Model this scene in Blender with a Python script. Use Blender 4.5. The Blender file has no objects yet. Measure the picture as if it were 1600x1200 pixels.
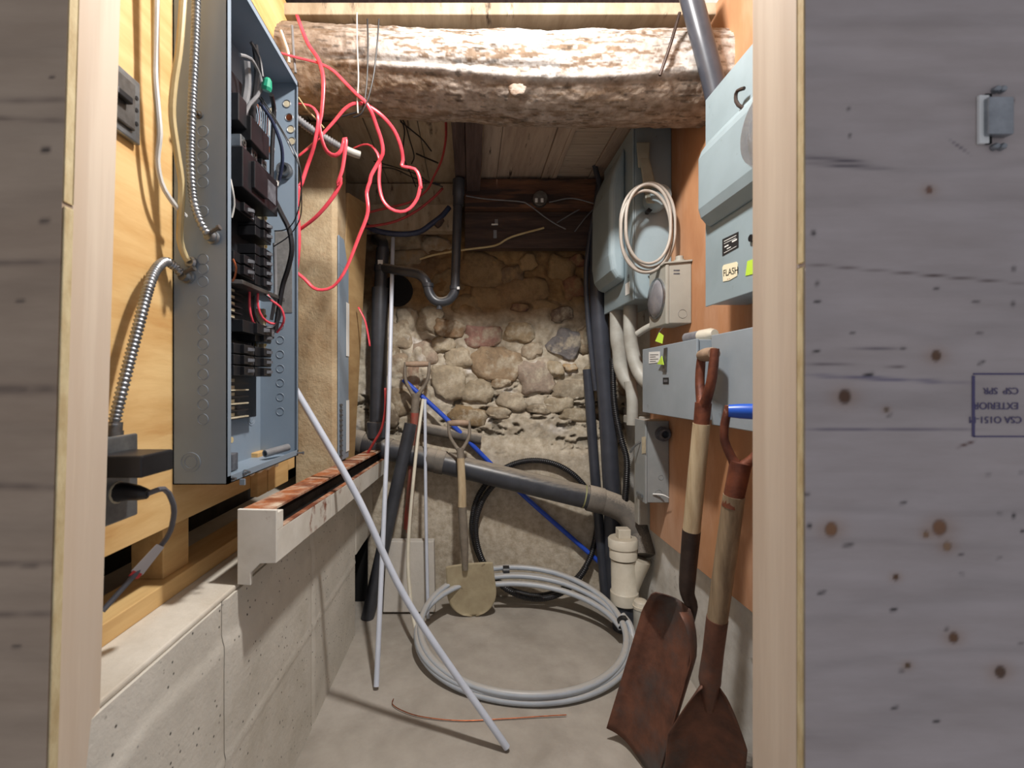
import bpy, bmesh, math, random
import numpy as np
from mathutils import Vector, Matrix, noise as mnoise

# ------------------------------------------------------------------ camera, world, lamp, exposure
SC = bpy.context.scene
COL = SC.collection
F = 711.1; CX = 735.0; CY = 600.0; H = 1.15        # focal length in px of a 1600 px frame, vanishing point, eye height
cam_d = bpy.data.cameras.new('camera'); cam = bpy.data.objects.new('camera', cam_d); COL.objects.link(cam)
cam.location = (0, 0, H); cam.rotation_euler = (math.pi/2, 0, 0)
cam_d.sensor_width = 36; cam_d.lens = 36*F/1600; cam_d.shift_x = (800-CX)/1600; cam_d.clip_start = .02
cam_d.dof.use_dof = True; cam_d.dof.focus_distance = 2.0; cam_d.dof.aperture_fstop = 5.0
SC.camera = cam
W = bpy.data.worlds.new('world'); SC.world = W; W.use_nodes = True
W.node_tree.nodes['Background'].inputs[0].default_value = (.88, .90, 1.0, 1)
W.node_tree.nodes['Background'].inputs[1].default_value = .245
def lamp(name, loc, energy, size, col):
    l = bpy.data.lights.new(name, 'POINT'); l.energy = energy; l.shadow_soft_size = size; l.color = col
    l.use_nodes = True; nt = l.node_tree; fo = nt.nodes.new('ShaderNodeLightFalloff'); fo.inputs['Strength'].default_value = 1; fo.inputs['Smooth'].default_value = .8
    nt.links.new(fo.outputs['Quadratic'], nt.nodes['Emission'].inputs['Strength'])
    o = bpy.data.objects.new(name, l); o.location = loc; COL.objects.link(o); return o
BULB = (.15, .94, 2.43)
lamp('bulb_light', BULB, 92, .05, (1, .975, .95))
SC.view_settings.view_transform = 'Standard'; SC.view_settings.look = 'None'
SC.view_settings.exposure = .74; SC.view_settings.gamma = 1; SC.view_settings.use_curve_mapping = False

# ------------------------------------------------------------------ helpers
R = random.Random(5)
def P(px, py, Y): return Vector(((px-CX)/F*Y, Y, H-(py-CY)/F*Y))
def FL(px, py, z=0.): return P(px, py, (H-z)*F/(py-CY))
def XW(px, py, X): return P(px, py, X*F/(px-CX))
def PP(lst, Y=None): return [P(*(p if len(p) == 3 else (p[0], p[1], Y))) for p in lst]
def lin(c): return tuple(((v/255)/12.92 if v/255 <= .04045 else ((v/255+.055)/1.055)**2.4) for v in c)
ORG = {}
def org(o): return ORG.get(o.name, Vector((0, 0, 0)))
def tag(o, label=None, cat=None, group=None, kind=None):
    if label: o['label'] = label
    if cat: o['category'] = cat
    if group: o['group'] = group
    if kind: o['kind'] = kind
    return o
def thing(name, label, cat, loc=(0, 0, 0), group=None):
    o = bpy.data.objects.new(name, None); o.empty_display_size = .05
    o.location = loc; COL.objects.link(o); ORG[o.name] = Vector(loc)
    return tag(o, label, cat, group)

class MB:
    def __init__(s): s.v = []; s.f = []; s.sm = []
    def add(s, v, f, smooth=False):
        n = len(s.v); s.v += [Vector(p) for p in v]; s.f += [tuple(i+n for i in q) for q in f]; s.sm += [smooth]*len(f); return s
    def box(s, a, b):
        x0, y0, z0 = [min(p, q) for p, q in zip(a, b)]; x1, y1, z1 = [max(p, q) for p, q in zip(a, b)]
        return s.add([(x0,y0,z0),(x1,y0,z0),(x1,y1,z0),(x0,y1,z0),(x0,y0,z1),(x1,y0,z1),(x1,y1,z1),(x0,y1,z1)],
              [(0,3,2,1),(4,5,6,7),(0,1,5,4),(1,2,6,5),(2,3,7,6),(3,0,4,7)])
    def hexa(s, p8): return s.add(p8, [(0,3,2,1),(4,5,6,7),(0,1,5,4),(1,2,6,5),(2,3,7,6),(3,0,4,7)])
    def prism(s, poly, ext):
        n = len(poly); e = Vector(ext); a = [Vector(p) for p in poly]
        return s.add(a+[p+e for p in a], [tuple(range(n))[::-1], tuple(range(n, 2*n))]+[(i, (i+1) % n, (i+1) % n+n, i+n) for i in range(n)])
    def tube(s, pts, r, seg=10, step=None, hollow=0, flat=1., twist=0., smooth_path=True, cap=True):
        p = [Vector(q) for q in pts]
        if smooth_path and len(p) > 2: p, r = catmull(p, r, step)
        elif step and len(p) == 2:
            n = max(2, int((p[1]-p[0]).length/step)); a, b = p
            rr = r if isinstance(r, (list, tuple)) else [r, r]
            p = [a.lerp(b, i/n) for i in range(n+1)]; r = [rr[0]+(rr[-1]-rr[0])*i/n for i in range(n+1)]
        if callable(r): r = [r(i) for i in range(len(p))]
        if not isinstance(r, (list, tuple)): r = [r]*len(p)
        t = [(p[min(i+1, len(p)-1)]-p[max(i-1, 0)]).normalized() for i in range(len(p))]
        u = t[0].orthogonal().normalized(); vs = []; d = 0
        for i, q in enumerate(p):
            if i:
                u = (u-t[i]*u.dot(t[i])).normalized(); d += (p[i]-p[i-1]).length
            w = t[i].cross(u)
            for k in range(seg):
                a = 2*math.pi*k/seg; x = math.cos(a)*r[i]; y = math.sin(a)*r[i]*flat
                c, z = math.cos(twist*d), math.sin(twist*d)
                vs.append(q+u*(x*c-y*z)+w*(x*z+y*c))
        fs = [(i*seg+k, i*seg+(k+1) % seg, (i+1)*seg+(k+1) % seg, (i+1)*seg+k) for i in range(len(p)-1) for k in range(seg)]
        s.add(vs, fs, True)
        for e, i in ((0, 0), (1, len(p)-1)):
            ring = list(range(i*seg, i*seg+seg)); c = p[i]; dr = t[i]*(-1 if e == 0 else 1)
            rv = [vs[k] for k in ring]
            if hollow:
                iv = [c+(q-c)*hollow for q in rv]; dv = [q-dr*max(.03, r[i]*2) for q in iv]
                b = rv+iv+dv; f2 = []
                for k in range(seg):
                    m = (k+1) % seg
                    f2 += [(k, m, seg+m, seg+k), (seg+k, seg+m, 2*seg+m, 2*seg+k)]
                f2.append(tuple(range(2*seg, 3*seg)))
                if e == 0: f2 = [q[::-1] for q in f2]
                s.add(b, f2)
            elif cap: s.add(rv, [tuple(range(seg)) if e else tuple(range(seg))[::-1]])
        return s
    def lathe(s, base, axis, prof, seg=24, smooth=True):     # prof: (distance along axis, radius)
        b = Vector(base); a = Vector(axis).normalized(); u = a.orthogonal().normalized(); w = a.cross(u)
        vs = [b+a*h+u*(r*math.cos(2*math.pi*k/seg))+w*(r*math.sin(2*math.pi*k/seg)) for h, r in prof for k in range(seg)]
        fs = [(i*seg+k, i*seg+(k+1) % seg, (i+1)*seg+(k+1) % seg, (i+1)*seg+k) for i in range(len(prof)-1) for k in range(seg)]
        s.add(vs, fs, smooth); n = (len(prof)-1)*seg
        s.add([vs[k] for k in range(seg)], [tuple(range(seg))[::-1]]); s.add([vs[n+k] for k in range(seg)], [tuple(range(seg))])
        return s
    def build(s, name, m, parent=None, bevel=0, seg=2, sharp=True):
        me = bpy.data.meshes.new(name)
        lo = Vector([min(p[i] for p in s.v) for i in range(3)]); hi = Vector([max(p[i] for p in s.v) for i in range(3)])
        o0 = org(parent) if parent else Vector(((lo.x+hi.x)/2, (lo.y+hi.y)/2, lo.z))
        me.from_pydata([p-o0 for p in s.v], [], s.f); me.validate()
        if len(me.polygons) == len(s.sm): me.polygons.foreach_set('use_smooth', s.sm)
        bm = bmesh.new(); bm.from_mesh(me); bmesh.ops.remove_doubles(bm, verts=bm.verts, dist=1e-6)
        bmesh.ops.recalc_face_normals(bm, faces=bm.faces)
        if bevel:
            bmesh.ops.bevel(bm, geom=[e for e in bm.edges if len(e.link_faces) == 2 and e.calc_face_angle(0) > .6], offset=bevel, segments=seg, affect='EDGES', profile=.5)
        if sharp:
            for e in bm.edges:
                if len(e.link_faces) == 2 and e.calc_face_angle(0) > .7: e.smooth = False
        bm.to_mesh(me); bm.free()
        me.materials.append(m)
        o = bpy.data.objects.new(name, me); COL.objects.link(o)
        if parent: o.parent = parent
        else: o.location = o0
        ORG[o.name] = o0
        return o

def catmull(p, r, step=None):
    step = step or .012; q = [p[0]*2-p[1]]+p+[p[-1]*2-p[-2]]; out = []; ro = []
    rr = r if isinstance(r, (list, tuple)) else None
    for i in range(1, len(q)-2):
        a, b, c, d = q[i-1:i+3]; n = max(2, int((c-b).length/step))
        for k in range(n):
            t = k/n
            out.append(.5*((2*b)+(c-a)*t+(2*a-5*b+4*c-d)*t*t+(3*b-a-3*c+d)*t**3))
            if rr: ro.append(rr[i-1]*(1-t)+rr[i]*t)
    out.append(p[-1])
    if rr: ro.append(rr[-1])
    return out, (ro if rr else r)

def obj_np(name, verts, faces, m, parent=None, smooth=True, cols=None):
    me = bpy.data.meshes.new(name); verts = np.asarray(verts, dtype=np.float32); faces = np.asarray(faces, dtype=np.int32)
    o0 = org(parent) if parent else Vector(((verts[:, 0].min()+verts[:, 0].max())/2, (verts[:, 1].min()+verts[:, 1].max())/2, verts[:, 2].min()))
    verts = verts-np.array(o0, dtype=np.float32)
    n, k = faces.shape
    me.vertices.add(len(verts)); me.vertices.foreach_set('co', verts.ravel())
    me.loops.add(n*k); me.loops.foreach_set('vertex_index', faces.ravel())
    me.polygons.add(n); me.polygons.foreach_set('loop_start', np.arange(0, n*k, k, dtype=np.int32)); me.polygons.foreach_set('loop_total', np.full(n, k, dtype=np.int32))
    me.polygons.foreach_set('use_smooth', np.full(n, smooth))
    me.update(calc_edges=True); me.validate()
    if cols is not None:
        ca = me.color_attributes.new('Col', 'FLOAT_COLOR', 'POINT')
        ca.data.foreach_set('color', np.concatenate([cols, np.ones((len(cols), 1))], 1).astype(np.float32).ravel())
    me.materials.append(m)
    o = bpy.data.objects.new(name, me); COL.objects.link(o)
    if parent: o.parent = parent
    else: o.location = o0
    ORG[o.name] = o0
    return o
def grid_faces(nu, nv):
    i = np.arange(nu-1)[:, None]; j = np.arange(nv-1)[None, :]; a = (i*nv+j).ravel()
    return np.stack([a, a+nv, a+nv+1, a+1], 1)
_tab = np.random.RandomState(3).rand(8, 256, 256)
def vn(x, y, s=0):
    t = _tab[s % 8]; xi = np.floor(x).astype(int); yi = np.floor(y).astype(int); fx = x-xi; fy = y-yi
    fx = fx*fx*(3-2*fx); fy = fy*fy*(3-2*fy); g = lambda a, b: t[(a+37*s) % 256, (b+11*s) % 256]
    return (g(xi, yi)*(1-fx)+g(xi+1, yi)*fx)*(1-fy)+(g(xi, yi+1)*(1-fx)+g(xi+1, yi+1)*fx)*fy
def fbm(x, y, s=0, o=4):
    v = 0; a = .5; t = 0
    for k in range(o): v = v+a*vn(x*2**k, y*2**k, s+k); t += a; a *= .5
    return v/t
def sst(a, b, x): t = np.clip((x-a)/(b-a), 0, 1); return t*t*(3-2*t)
def mixc(a, b, t): return np.array(a)[None, :]*(1-t[:, None])+np.array(b)[None, :]*t[:, None]

# ------------------------------------------------------------------ materials
MATS = {}
def mat(name, c1, c2=None, rough=.6, metal=0, scale=8., stretch=(1, 1, 1), bump=.0, bscale=None, lo=.35, hi=.65, attr=False, dust=None, pits=0, spec=.5, detail=6, c3=None, c3s=3., c3lo=.5, c3hi=.6):
    if name in MATS: return MATS[name]
    m = bpy.data.materials.new(name); m.use_nodes = True; nt = m.node_tree; N = nt.nodes; L = nt.links
    b = N['Principled BSDF']; b.inputs['Roughness'].default_value = rough; b.inputs['Metallic'].default_value = metal
    b.inputs['Specular IOR Level'].default_value = spec
    tc = N.new('ShaderNodeTexCoord'); mp = N.new('ShaderNodeMapping'); mp.inputs['Scale'].default_value = stretch
    L.new(tc.outputs['Object'], mp.inputs['Vector'])
    def nz(sc, det=detail, src=mp):
        n = N.new('ShaderNodeTexNoise'); n.inputs['Scale'].default_value = sc; n.inputs['Detail'].default_value = det; n.inputs['Roughness'].default_value = .62
        L.new(src.outputs[0], n.inputs['Vector']); return n
    def ramp(src, a, bb):
        r = N.new('ShaderNodeMapRange'); r.inputs['From Min'].default_value = a; r.inputs['From Max'].default_value = bb; L.new(src, r.inputs['Value']); return r.outputs[0]
    def mix(fac, a, bb):
        x = N.new('ShaderNodeMix'); x.data_type = 'RGBA'
        L.new(fac, x.inputs['Factor'])
        for v, k in ((a, 6), (bb, 7)):
            if isinstance(v, tuple): x.inputs[k].default_value = (*v, 1)
            else: L.new(v, x.inputs[k])
        return x.outputs[2]
    c1 = lin(c1)
    if attr:
        at = N.new('ShaderNodeAttribute'); at.attribute_name = 'Col'; col = at.outputs['Color']
        if c2 is not None:
            n1 = nz(scale); mm = N.new('ShaderNodeMix'); mm.data_type = 'RGBA'; mm.blend_type = 'MULTIPLY'; mm.inputs['Factor'].default_value = 1
            L.new(col, mm.inputs[6]); L.new(mix(ramp(n1.outputs[0], lo, hi), c1, lin(c2)), mm.inputs[7]); col = mm.outputs[2]
    elif c2 is not None: col = mix(ramp(nz(scale).outputs[0], lo, hi), c1, lin(c2))
    else:
        rgb = N.new('ShaderNodeRGB'); rgb.outputs[0].default_value = (*c1, 1); col = rgb.outputs[0]
    if c3 is not None: col = mix(ramp(nz(c3s, 8, tc).outputs[0] if False else nz(c3s, 8).outputs[0], c3lo, c3hi), col, lin(c3))
    hgt = nz(bscale or scale*3, 8).outputs[0] if bump else None
    if pits:
        v = N.new('ShaderNodeTexVoronoi'); v.inputs['Scale'].default_value = pits; L.new(tc.outputs['Object'], v.inputs['Vector'])
        pm = ramp(v.outputs['Distance'], .16, .08); gate = ramp(nz(7, 3, tc).outputs[0], .42, .52)
        mu = N.new('ShaderNodeMath'); mu.operation = 'MULTIPLY'; L.new(pm, mu.inputs[0]); L.new(gate, mu.inputs[1])
        col = mix(mu.outputs[0], col, lin((50, 46, 40)))
    if dust is not None:
        g = N.new('ShaderNodeNewGeometry'); sp = N.new('ShaderNodeSeparateXYZ'); L.new(g.outputs['Normal'], sp.inputs[0])
        ad = N.new('ShaderNodeMath'); ad.operation = 'MULTIPLY_ADD'; L.new(nz(30, 4, tc).outputs[0], ad.inputs[0]); ad.inputs[1].default_value = .7; L.new(sp.outputs['Z'], ad.inputs[2])
        col = mix(ramp(ad.outputs[0], .75, 1.25), col, lin(dust))
    L.new(col, b.inputs['Base Color'])
    if bump:
        bp = N.new('ShaderNodeBump'); bp.inputs['Strength'].default_value = bump; bp.inputs['Distance'].default_value = .006; L.new(hgt, bp.inputs['Height']); L.new(bp.outputs[0], b.inputs['Normal'])
    MATS[name] = m; return m

M_floor = mat('floor_concrete', (172, 164, 153), (150, 142, 131), .85, scale=5, bump=.2, bscale=60, c3=(186, 178, 168), c3s=2.2, c3lo=.5, c3hi=.75)
M_ledge = mat('ledge_concrete', (206, 200, 188), (192, 186, 174), .9, scale=6, bump=.3, bscale=70, pits=48, c3=(170, 162, 146), c3s=2.2, c3lo=.55, c3hi=.75)
M_ledge_top = mat('ledge_top', (208, 200, 186), (186, 176, 160), .9, scale=7, bump=.3, bscale=60)
M_slab = mat('slab_concrete', (200, 194, 184), (186, 180, 170), .9, scale=6, bump=.2, bscale=60)
M_wallb = mat('mortar_wall', (255, 255, 255), (214, 208, 200), .95, scale=26, attr=True, bump=.6, bscale=60)
M_dark = mat('dark_earth', (52, 46, 40), (30, 26, 24), .95, scale=12, bump=.5)
M_whitewall = mat('white_painted_concrete', (214, 212, 206), (190, 186, 178), .8, scale=9, bump=.3, bscale=40, c3=(150, 142, 132), c3s=14, c3lo=.62, c3hi=.7)
M_plyL = mat('pine_plywood', (224, 188, 130), (202, 158, 98), .55, scale=3, stretch=(1, .8, 5), lo=.38, hi=.62, bump=.08, bscale=20, c3=(186, 128, 68), c3s=2.2, c3lo=.58, c3hi=.74)
M_plyR = mat('brown_plywood', (190, 140, 100), (166, 114, 78), .7, scale=3, stretch=(1, 2.5, .8), lo=.3, hi=.7, bump=.1, c3=(200, 160, 132), c3s=1.6, c3lo=.45, c3hi=.7)
M_ply2 = mat('tan_plywood', (196, 164, 116), (176, 142, 96), .7, scale=4, stretch=(1, .8, 4), bump=.08)
M_lumber = mat('pine_lumber', (214, 178, 120), (192, 150, 94), .6, scale=4, stretch=(6, .6, 6), bump=.08)
M_near = mat('near_plywood', (255, 255, 255), (238, 236, 234), .6, scale=10, stretch=(.6, 1, 3), attr=True, bump=.05)
M_plyedge = mat('plywood_edge', (206, 190, 150), (182, 160, 118), .8, scale=60, stretch=(1, 1, .4), bump=.2)
M_jamb = mat('jamb_lumber', (206, 190, 172), (198, 178, 156), .6, scale=16, stretch=(1, 1, .06), lo=.3, hi=.7, bump=.05, c3=(214, 198, 178), c3s=9)
M_post = mat('rough_sawn_post', (192, 172, 140), (164, 138, 104), .9, scale=9, stretch=(1, 1, .9), bump=.7, bscale=70, c3=(138, 108, 78), c3s=4, c3lo=.58, c3hi=.75)
M_log = mat('whitewashed_log', (255, 255, 255), (200, 192, 184), .85, scale=30, attr=True, bump=.6, bscale=50)
M_bark = mat('pale_bark', (206, 198, 188), (126, 100, 78), .9, scale=24, stretch=(.4, 1, 1), bump=.8)
M_plank = mat('ceiling_plank', (196, 178, 160), (168, 148, 132), .85, scale=7, stretch=(5, .5, 1), bump=.4, c3=(70, 56, 48), c3s=9, c3lo=.62, c3hi=.7)
M_lath = mat('ceiling_lath', (204, 188, 170), (178, 160, 142), .85, scale=7, stretch=(.5, 5, 1), bump=.4, c3=(60, 50, 44), c3s=12, c3lo=.63, c3hi=.68)
M_joist = mat('dark_joist', (96, 80, 76), (70, 56, 54), .85, scale=8, stretch=(6, .5, 1), bump=.4)
M_sill = mat('reddish_sill', (122, 84, 60), (84, 58, 46), .85, scale=7, stretch=(.5, 4, 4), bump=.5, c3=(60, 46, 42), c3s=5)
M_sill2 = mat('dark_sill', (84, 66, 58), (58, 46, 42), .85, scale=7, stretch=(.5, 4, 4), bump=.5, c3=(112, 84, 64), c3s=4, c3lo=.58, c3hi=.7)
M_ceil = mat('ceiling_boards_pale', (190, 174, 150), (160, 142, 118), .9, scale=6, stretch=(3, .6, 1), bump=.4, c3=(84, 70, 58), c3s=8, c3lo=.6, c3hi=.7)
M_panel = mat('panel_grey_paint', (136, 150, 164), (126, 140, 153), .42, scale=3, spec=.5)
M_slot = mat('knockout_ring', (122, 134, 146), None, .5)
M_black = mat('black_bakelite', (34, 34, 37), (22, 22, 25), .4, scale=20)
M_brk2 = mat('breaker_label_grey', (104, 106, 112), (70, 72, 78), .5, scale=60)
M_stab = mat('cream_terminal', (206, 196, 170), (176, 164, 138), .45, scale=40)
M_steel = mat('galvanized_steel', (168, 172, 176), (134, 138, 142), .35, .85, scale=26, bump=.05)
M_steeld = mat('dull_steel', (120, 118, 116), (88, 84, 80), .45, .7, scale=26)
M_brass = mat('brass_screw', (190, 168, 110), None, .35, .8)
M_copper = mat('copper', (196, 112, 72), (140, 76, 50), .35, .9, scale=40)
M_red = mat('red_jacket', (232, 84, 98), (220, 66, 80), .3, scale=30)
M_redd = mat('dark_red_jacket', (168, 52, 50), (140, 40, 40), .5, scale=30)  # darker red for the cables at the back
M_blk = mat('black_wire', (38, 37, 40), (26, 26, 28), .4, scale=30)
M_blu = mat('blue_wire', (50, 62, 92), (38, 46, 70), .4, scale=30)
M_gry = mat('grey_wire', (132, 132, 134), (112, 112, 114), .45, scale=30)
M_wht = mat('white_wire', (214, 212, 206), (196, 194, 188), .4, scale=30)
M_nm = mat('aged_cable', (206, 188, 142), (188, 166, 118), .45, scale=12)
M_cord = mat('grey_cord', (92, 92, 98), (80, 80, 86), .4, scale=30)
M_green = mat('green_wire_nut', (34, 150, 116), None, .4)
M_abs = mat('black_abs', (64, 66, 72), (52, 54, 59), .36, scale=14, dust=(150, 140, 126))
M_absd = mat('dusty_abs', (112, 106, 98), (86, 82, 78), .8, scale=14, dust=(170, 158, 142))
M_poly = mat('black_poly_pipe', (66, 69, 78), (54, 57, 65), .34, scale=9)
M_pex = mat('pale_grey_pex', (204, 210, 222), (192, 198, 210), .35, scale=9)
M_hose = mat('pale_hose', (186, 194, 202), (172, 180, 190), .4, scale=9, dust=(176, 172, 166))
M_cream = mat('cream_tube', (212, 206, 188), (196, 190, 172), .45, scale=9)
M_blue = mat('blue_pex', (52, 92, 208), (38, 74, 184), .4, scale=12)
M_pvc = mat('white_pvc', (226, 220, 204), (206, 198, 180), .45, scale=9, dust=(190, 180, 162), c3=(168, 150, 116), c3s=7, c3lo=.64, c3hi=.75)
M_gpvc = mat('grey_pvc', (178, 178, 170), (156, 152, 142), .5, scale=10, dust=(176, 166, 150))
M_rust = mat('rusty_steel', (122, 80, 62), (82, 56, 46), .6, .35, scale=12, bump=.25, bscale=60, c3=(84, 80, 78), c3s=5, c3lo=.48, c3hi=.66)
M_rust2 = mat('brown_rust_handle', (124, 70, 48), (84, 44, 32), .55, .3, scale=22, bump=.2, c3=(178, 150, 140), c3s=14, c3lo=.66, c3hi=.72)
M_dkst = mat('dark_socket_steel', (74, 60, 54), (54, 44, 40), .5, .5, scale=18, bump=.15)
M_ash = mat('worn_ash_shaft', (196, 178, 146), (164, 142, 110), .65, scale=16, stretch=(3, 3, .35), bump=.15)
M_ash2 = mat('grey_ash_shaft', (156, 136, 108), (116, 98, 76), .7, scale=18, stretch=(3, 3, .3), bump=.2)
M_redsh = mat('red_painted_shaft', (168, 66, 58), (142, 92, 76), .6, scale=16, stretch=(2, 2, .5), bump=.15, c3=(120, 96, 82), c3s=9, c3lo=.46, c3hi=.6)
M_dusty = mat('dusty_tool_steel', (142, 132, 118), (118, 108, 96), .75, .2, scale=18, bump=.15)
M_spade = mat('dusty_spade_blade', (184, 172, 142), (164, 150, 122), .8, .1, scale=12, bump=.12, c3=(110, 96, 78), c3s=22, c3lo=.66, c3hi=.72)
M_grip = mat('wooden_grip', (168, 144, 122), (140, 116, 96), .65, scale=24, bump=.1)
M_bluegrip = mat('blue_grip', (28, 84, 190), None, .35)
M_green1 = mat('switch_grey_enamel', (150, 166, 172), (138, 153, 158), .4, scale=4, c3=(116, 126, 126), c3s=18, c3lo=.66, c3hi=.72)
M_green2 = mat('trough_grey_enamel', (152, 162, 170), (140, 150, 157), .45, scale=5, c3=(120, 126, 128), c3s=16, c3lo=.66, c3hi=.75)
M_meter = mat('meter_box_grey', (164, 162, 152), (152, 150, 140), .5, scale=6)
M_disc = mat('disconnect_grey', (148, 152, 152), (134, 138, 138), .5, scale=6, dust=(170, 160, 146))
M_lever = mat('olive_grey_lever', (150, 152, 138), (130, 130, 116), .5, scale=10)
M_coil = mat('grey_coil_cable', (176, 168, 158), (160, 152, 142), .5, scale=20)
M_wpaint = mat('white_paint_worn', (226, 222, 212), (206, 200, 188), .5, scale=8, c3=(130, 74, 50), c3s=9, c3lo=.62, c3hi=.70)
M_rustp = mat('rusted_white_paint', (164, 96, 54), (206, 184, 160), .75, scale=16, lo=.42, hi=.64, bump=.4, c3=(112, 58, 34), c3s=7, c3lo=.48, c3hi=.62)
M_paper = mat('paper', (232, 232, 228), None, .7)
M_lime = mat('lime_tag', (190, 226, 74), None, .5)
M_cardtag = mat('grey_tag', (186, 180, 178), None, .6)
M_redtag = mat('red_mark', (190, 50, 50), None, .6)
M_ink = mat('ink', (30, 28, 28), None, .7)
M_stampink = mat('stamp_ink', (84, 78, 112), None, .8)
M_redink = mat('red_ink', (170, 60, 50), None, .7)
M_hole = mat('opening_shade', (10, 10, 10), None, .9)  # flat black painted for the shade inside openings
M_por = mat('porcelain', (226, 222, 210), None, .3)
def glass():
    m = bpy.data.materials.new('meter_glass'); m.use_nodes = True; b = m.node_tree.nodes['Principled BSDF']
    b.inputs['Base Color'].default_value = (.92, .94, .95, 1); b.inputs['Roughness'].default_value = .06; b.inputs['Transmission Weight'].default_value = .85; b.inputs['IOR'].default_value = 1.3
    return m
M_glass = glass()
M_lens = mat('dusty_glass', (112, 112, 118), (140, 138, 140), .2, scale=14)

# ================================================================== THE SETTING
XL, XR, YB = -.53, .82, 2.50          # ledge face, plywood on the right, back wall
def struct(o): o['kind'] = 'structure'; return o
# floor: shallow unevenness, a crumbled dent by the pipes
nu, nv = 160, 160
u = np.linspace(-1.4, 1.3, nu)[:, None]+np.zeros((1, nv)); v = np.linspace(.2, 2.7, nv)[None, :]+np.zeros((nu, 1))
dent = np.exp(-(((u-.225)/.035)**2+((v-2.29)/.05)**2))
zz = (fbm(u*3, v*3, 1)-.5)*.008-.012*dent-.002
o = struct(obj_np('floor', np.stack([u.ravel(), v.ravel(), zz.ravel()], 1), grid_faces(nu, nv), M_floor))

# back wall: mortar over field stone above, poured concrete below
nu, nv = 330, 500
gx = np.linspace(-.95, 1.0, nu)[:, None]+np.zeros((1, nv)); gz = np.linspace(-.02, 2.64, nv)[None, :]+np.zeros((nu, 1))
STONES = [  # px x, y, width, height, proud, colour
 (754,527,58,36,.050,(168,122,110)),(702,511,54,30,.035,(146,116,84)),(808,518,56,36,.030,(160,138,106)),(883,538,50,50,.045,(112,108,112)),
 (718,559,44,32,.028,(176,160,134)),(776,571,76,54,.050,(164,138,108)),(838,590,58,58,.045,(168,148,132)),(702,598,54,56,.045,(172,156,130)),
 (748,612,46,38,.035,(160,144,120)),(783,599,32,16,.030,(140,116,86)),(802,628,46,30,.025,(168,152,130)),(664,552,38,44,.030,(174,152,134)),
 (693,537,38,28,.025,(170,154,128)),(868,577,28,26,.030,(166,148,120)),(891,574,22,14,.030,(186,150,104)),(894,609,62,32,.030,(160,146,124)),
 (832,548,36,24,.028,(168,150,126)),(878,492,40,24,.035,(112,92,80)),(914,530,24,42,.035,(148,128,102)),(732,650,60,32,.028,(142,116,80)),
 (842,640,40,14,.030,(120,104,84)),(874,632,50,26,.025,(168,152,126)),(645,590,26,44,.030,(160,128,108)),
 (816,455,86,48,.040,(140,112,80)),(812,481,36,12,.040,(108,74,64)),(799,430,40,32,.030,(112,92,72)),(824,410,30,26,.035,(164,134,94)),
 (876,420,40,44,.035,(150,122,84)),(900,408,32,20,.045,(112,66,50)),(897,450,34,40,.040,(132,90,66)),(750,425,80,56,.025,(136,110,76)),
 (764,466,60,40,.028,(144,116,80)),(728,476,50,34,.025,(138,116,86)),(852,480,54,26,.025,(146,118,86)),(626,520,40,52,.030,(160,142,118)),
 (621,572,40,42,.030,(150,130,106)),(628,626,46,44,.030,(148,130,104)),(672,500,44,44,.028,(166,152,130)),(656,622,30,30,.030,(156,138,112)),
 (640,346,74,22,.040,(150,136,116)),(684,386,58,32,.030,(176,164,146)),(636,402,70,26,.040,(150,138,120)),(674,352,40,22,.045,(190,180,162)),
 (600,640,44,70,.040,(112,96,78)),(608,560,40,60,.030,(130,112,88)),(700,440,50,40,.020,(132,112,82)),(640,500,40,40,.024,(168,156,136)),
 (898,648,50,22,.022,(158,142,116)),(925,590,24,40,.025,(150,134,110)),(780,645,40,20,.02,(158,140,114)),(936,470,30,60,.03,(128,100,72)),(976,600,26,40,.05,(148,118,96)),(960,540,30,50,.04,(150,140,126)),
]
yb = YB-(fbm(gx*7, gz*7, 2)-.5)*.05*sst(.72, .86, gz)-(fbm(gx*22, gz*22, 4)-.5)*.016*sst(.7, .9, gz)-(fbm(gx*5, gz*5, 6)-.5)*.010
yb = yb+.018*sst(.9, .75, gz)*0-.03*sst(.86, .76, gz)          # the poured base stands a little proud
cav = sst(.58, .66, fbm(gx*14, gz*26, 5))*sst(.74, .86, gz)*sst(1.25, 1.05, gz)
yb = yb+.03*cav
for (px, py, w, h, pr, c) in STONES:
    p = P(px, py, YB); e = np.sqrt(((gx-p.x)/(w/F*YB*.5))**2+((gz-p.z)/(h/F*YB*.5))**2)
    yb = yb+.007*np.exp(-((e-1.0)/.16)**2)                      # raked joint round each stone
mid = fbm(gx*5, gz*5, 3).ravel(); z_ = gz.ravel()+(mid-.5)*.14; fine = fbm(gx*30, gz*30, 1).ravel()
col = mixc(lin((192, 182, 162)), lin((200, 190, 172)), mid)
col = col*(1-sst(1.46, 1.62, z_))[:, None]+mixc(lin((152, 124, 84)), lin((134, 104, 68)), mid)*sst(1.46, 1.62, z_)[:, None]  # brown upper mortar, partly the log's shade put into the colour
lime = sst(.62, .70, fbm(gx*9+3, gz*9, 7).ravel())*sst(.84, .9, z_)*sst(1.5, 1.4, z_)
col = col*(1-lime[:, None]*.8)+np.array(lin((222, 216, 208)))[None, :]*lime[:, None]*.8
ul = sst(-.10, -.26, gx.ravel())*sst(1.72, 1.80, z_); col = col*(1-ul[:, None])+mixc(lin((182, 166, 140)), lin((120, 98, 74)), sst(.42, .6, mid))*ul[:, None]
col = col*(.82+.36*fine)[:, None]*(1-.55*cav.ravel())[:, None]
low = sst(.84, .74, z_); col = col*(1-low[:, None])+mixc(lin((212, 202, 184)), lin((198, 186, 166)), mid)*low[:, None]
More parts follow.
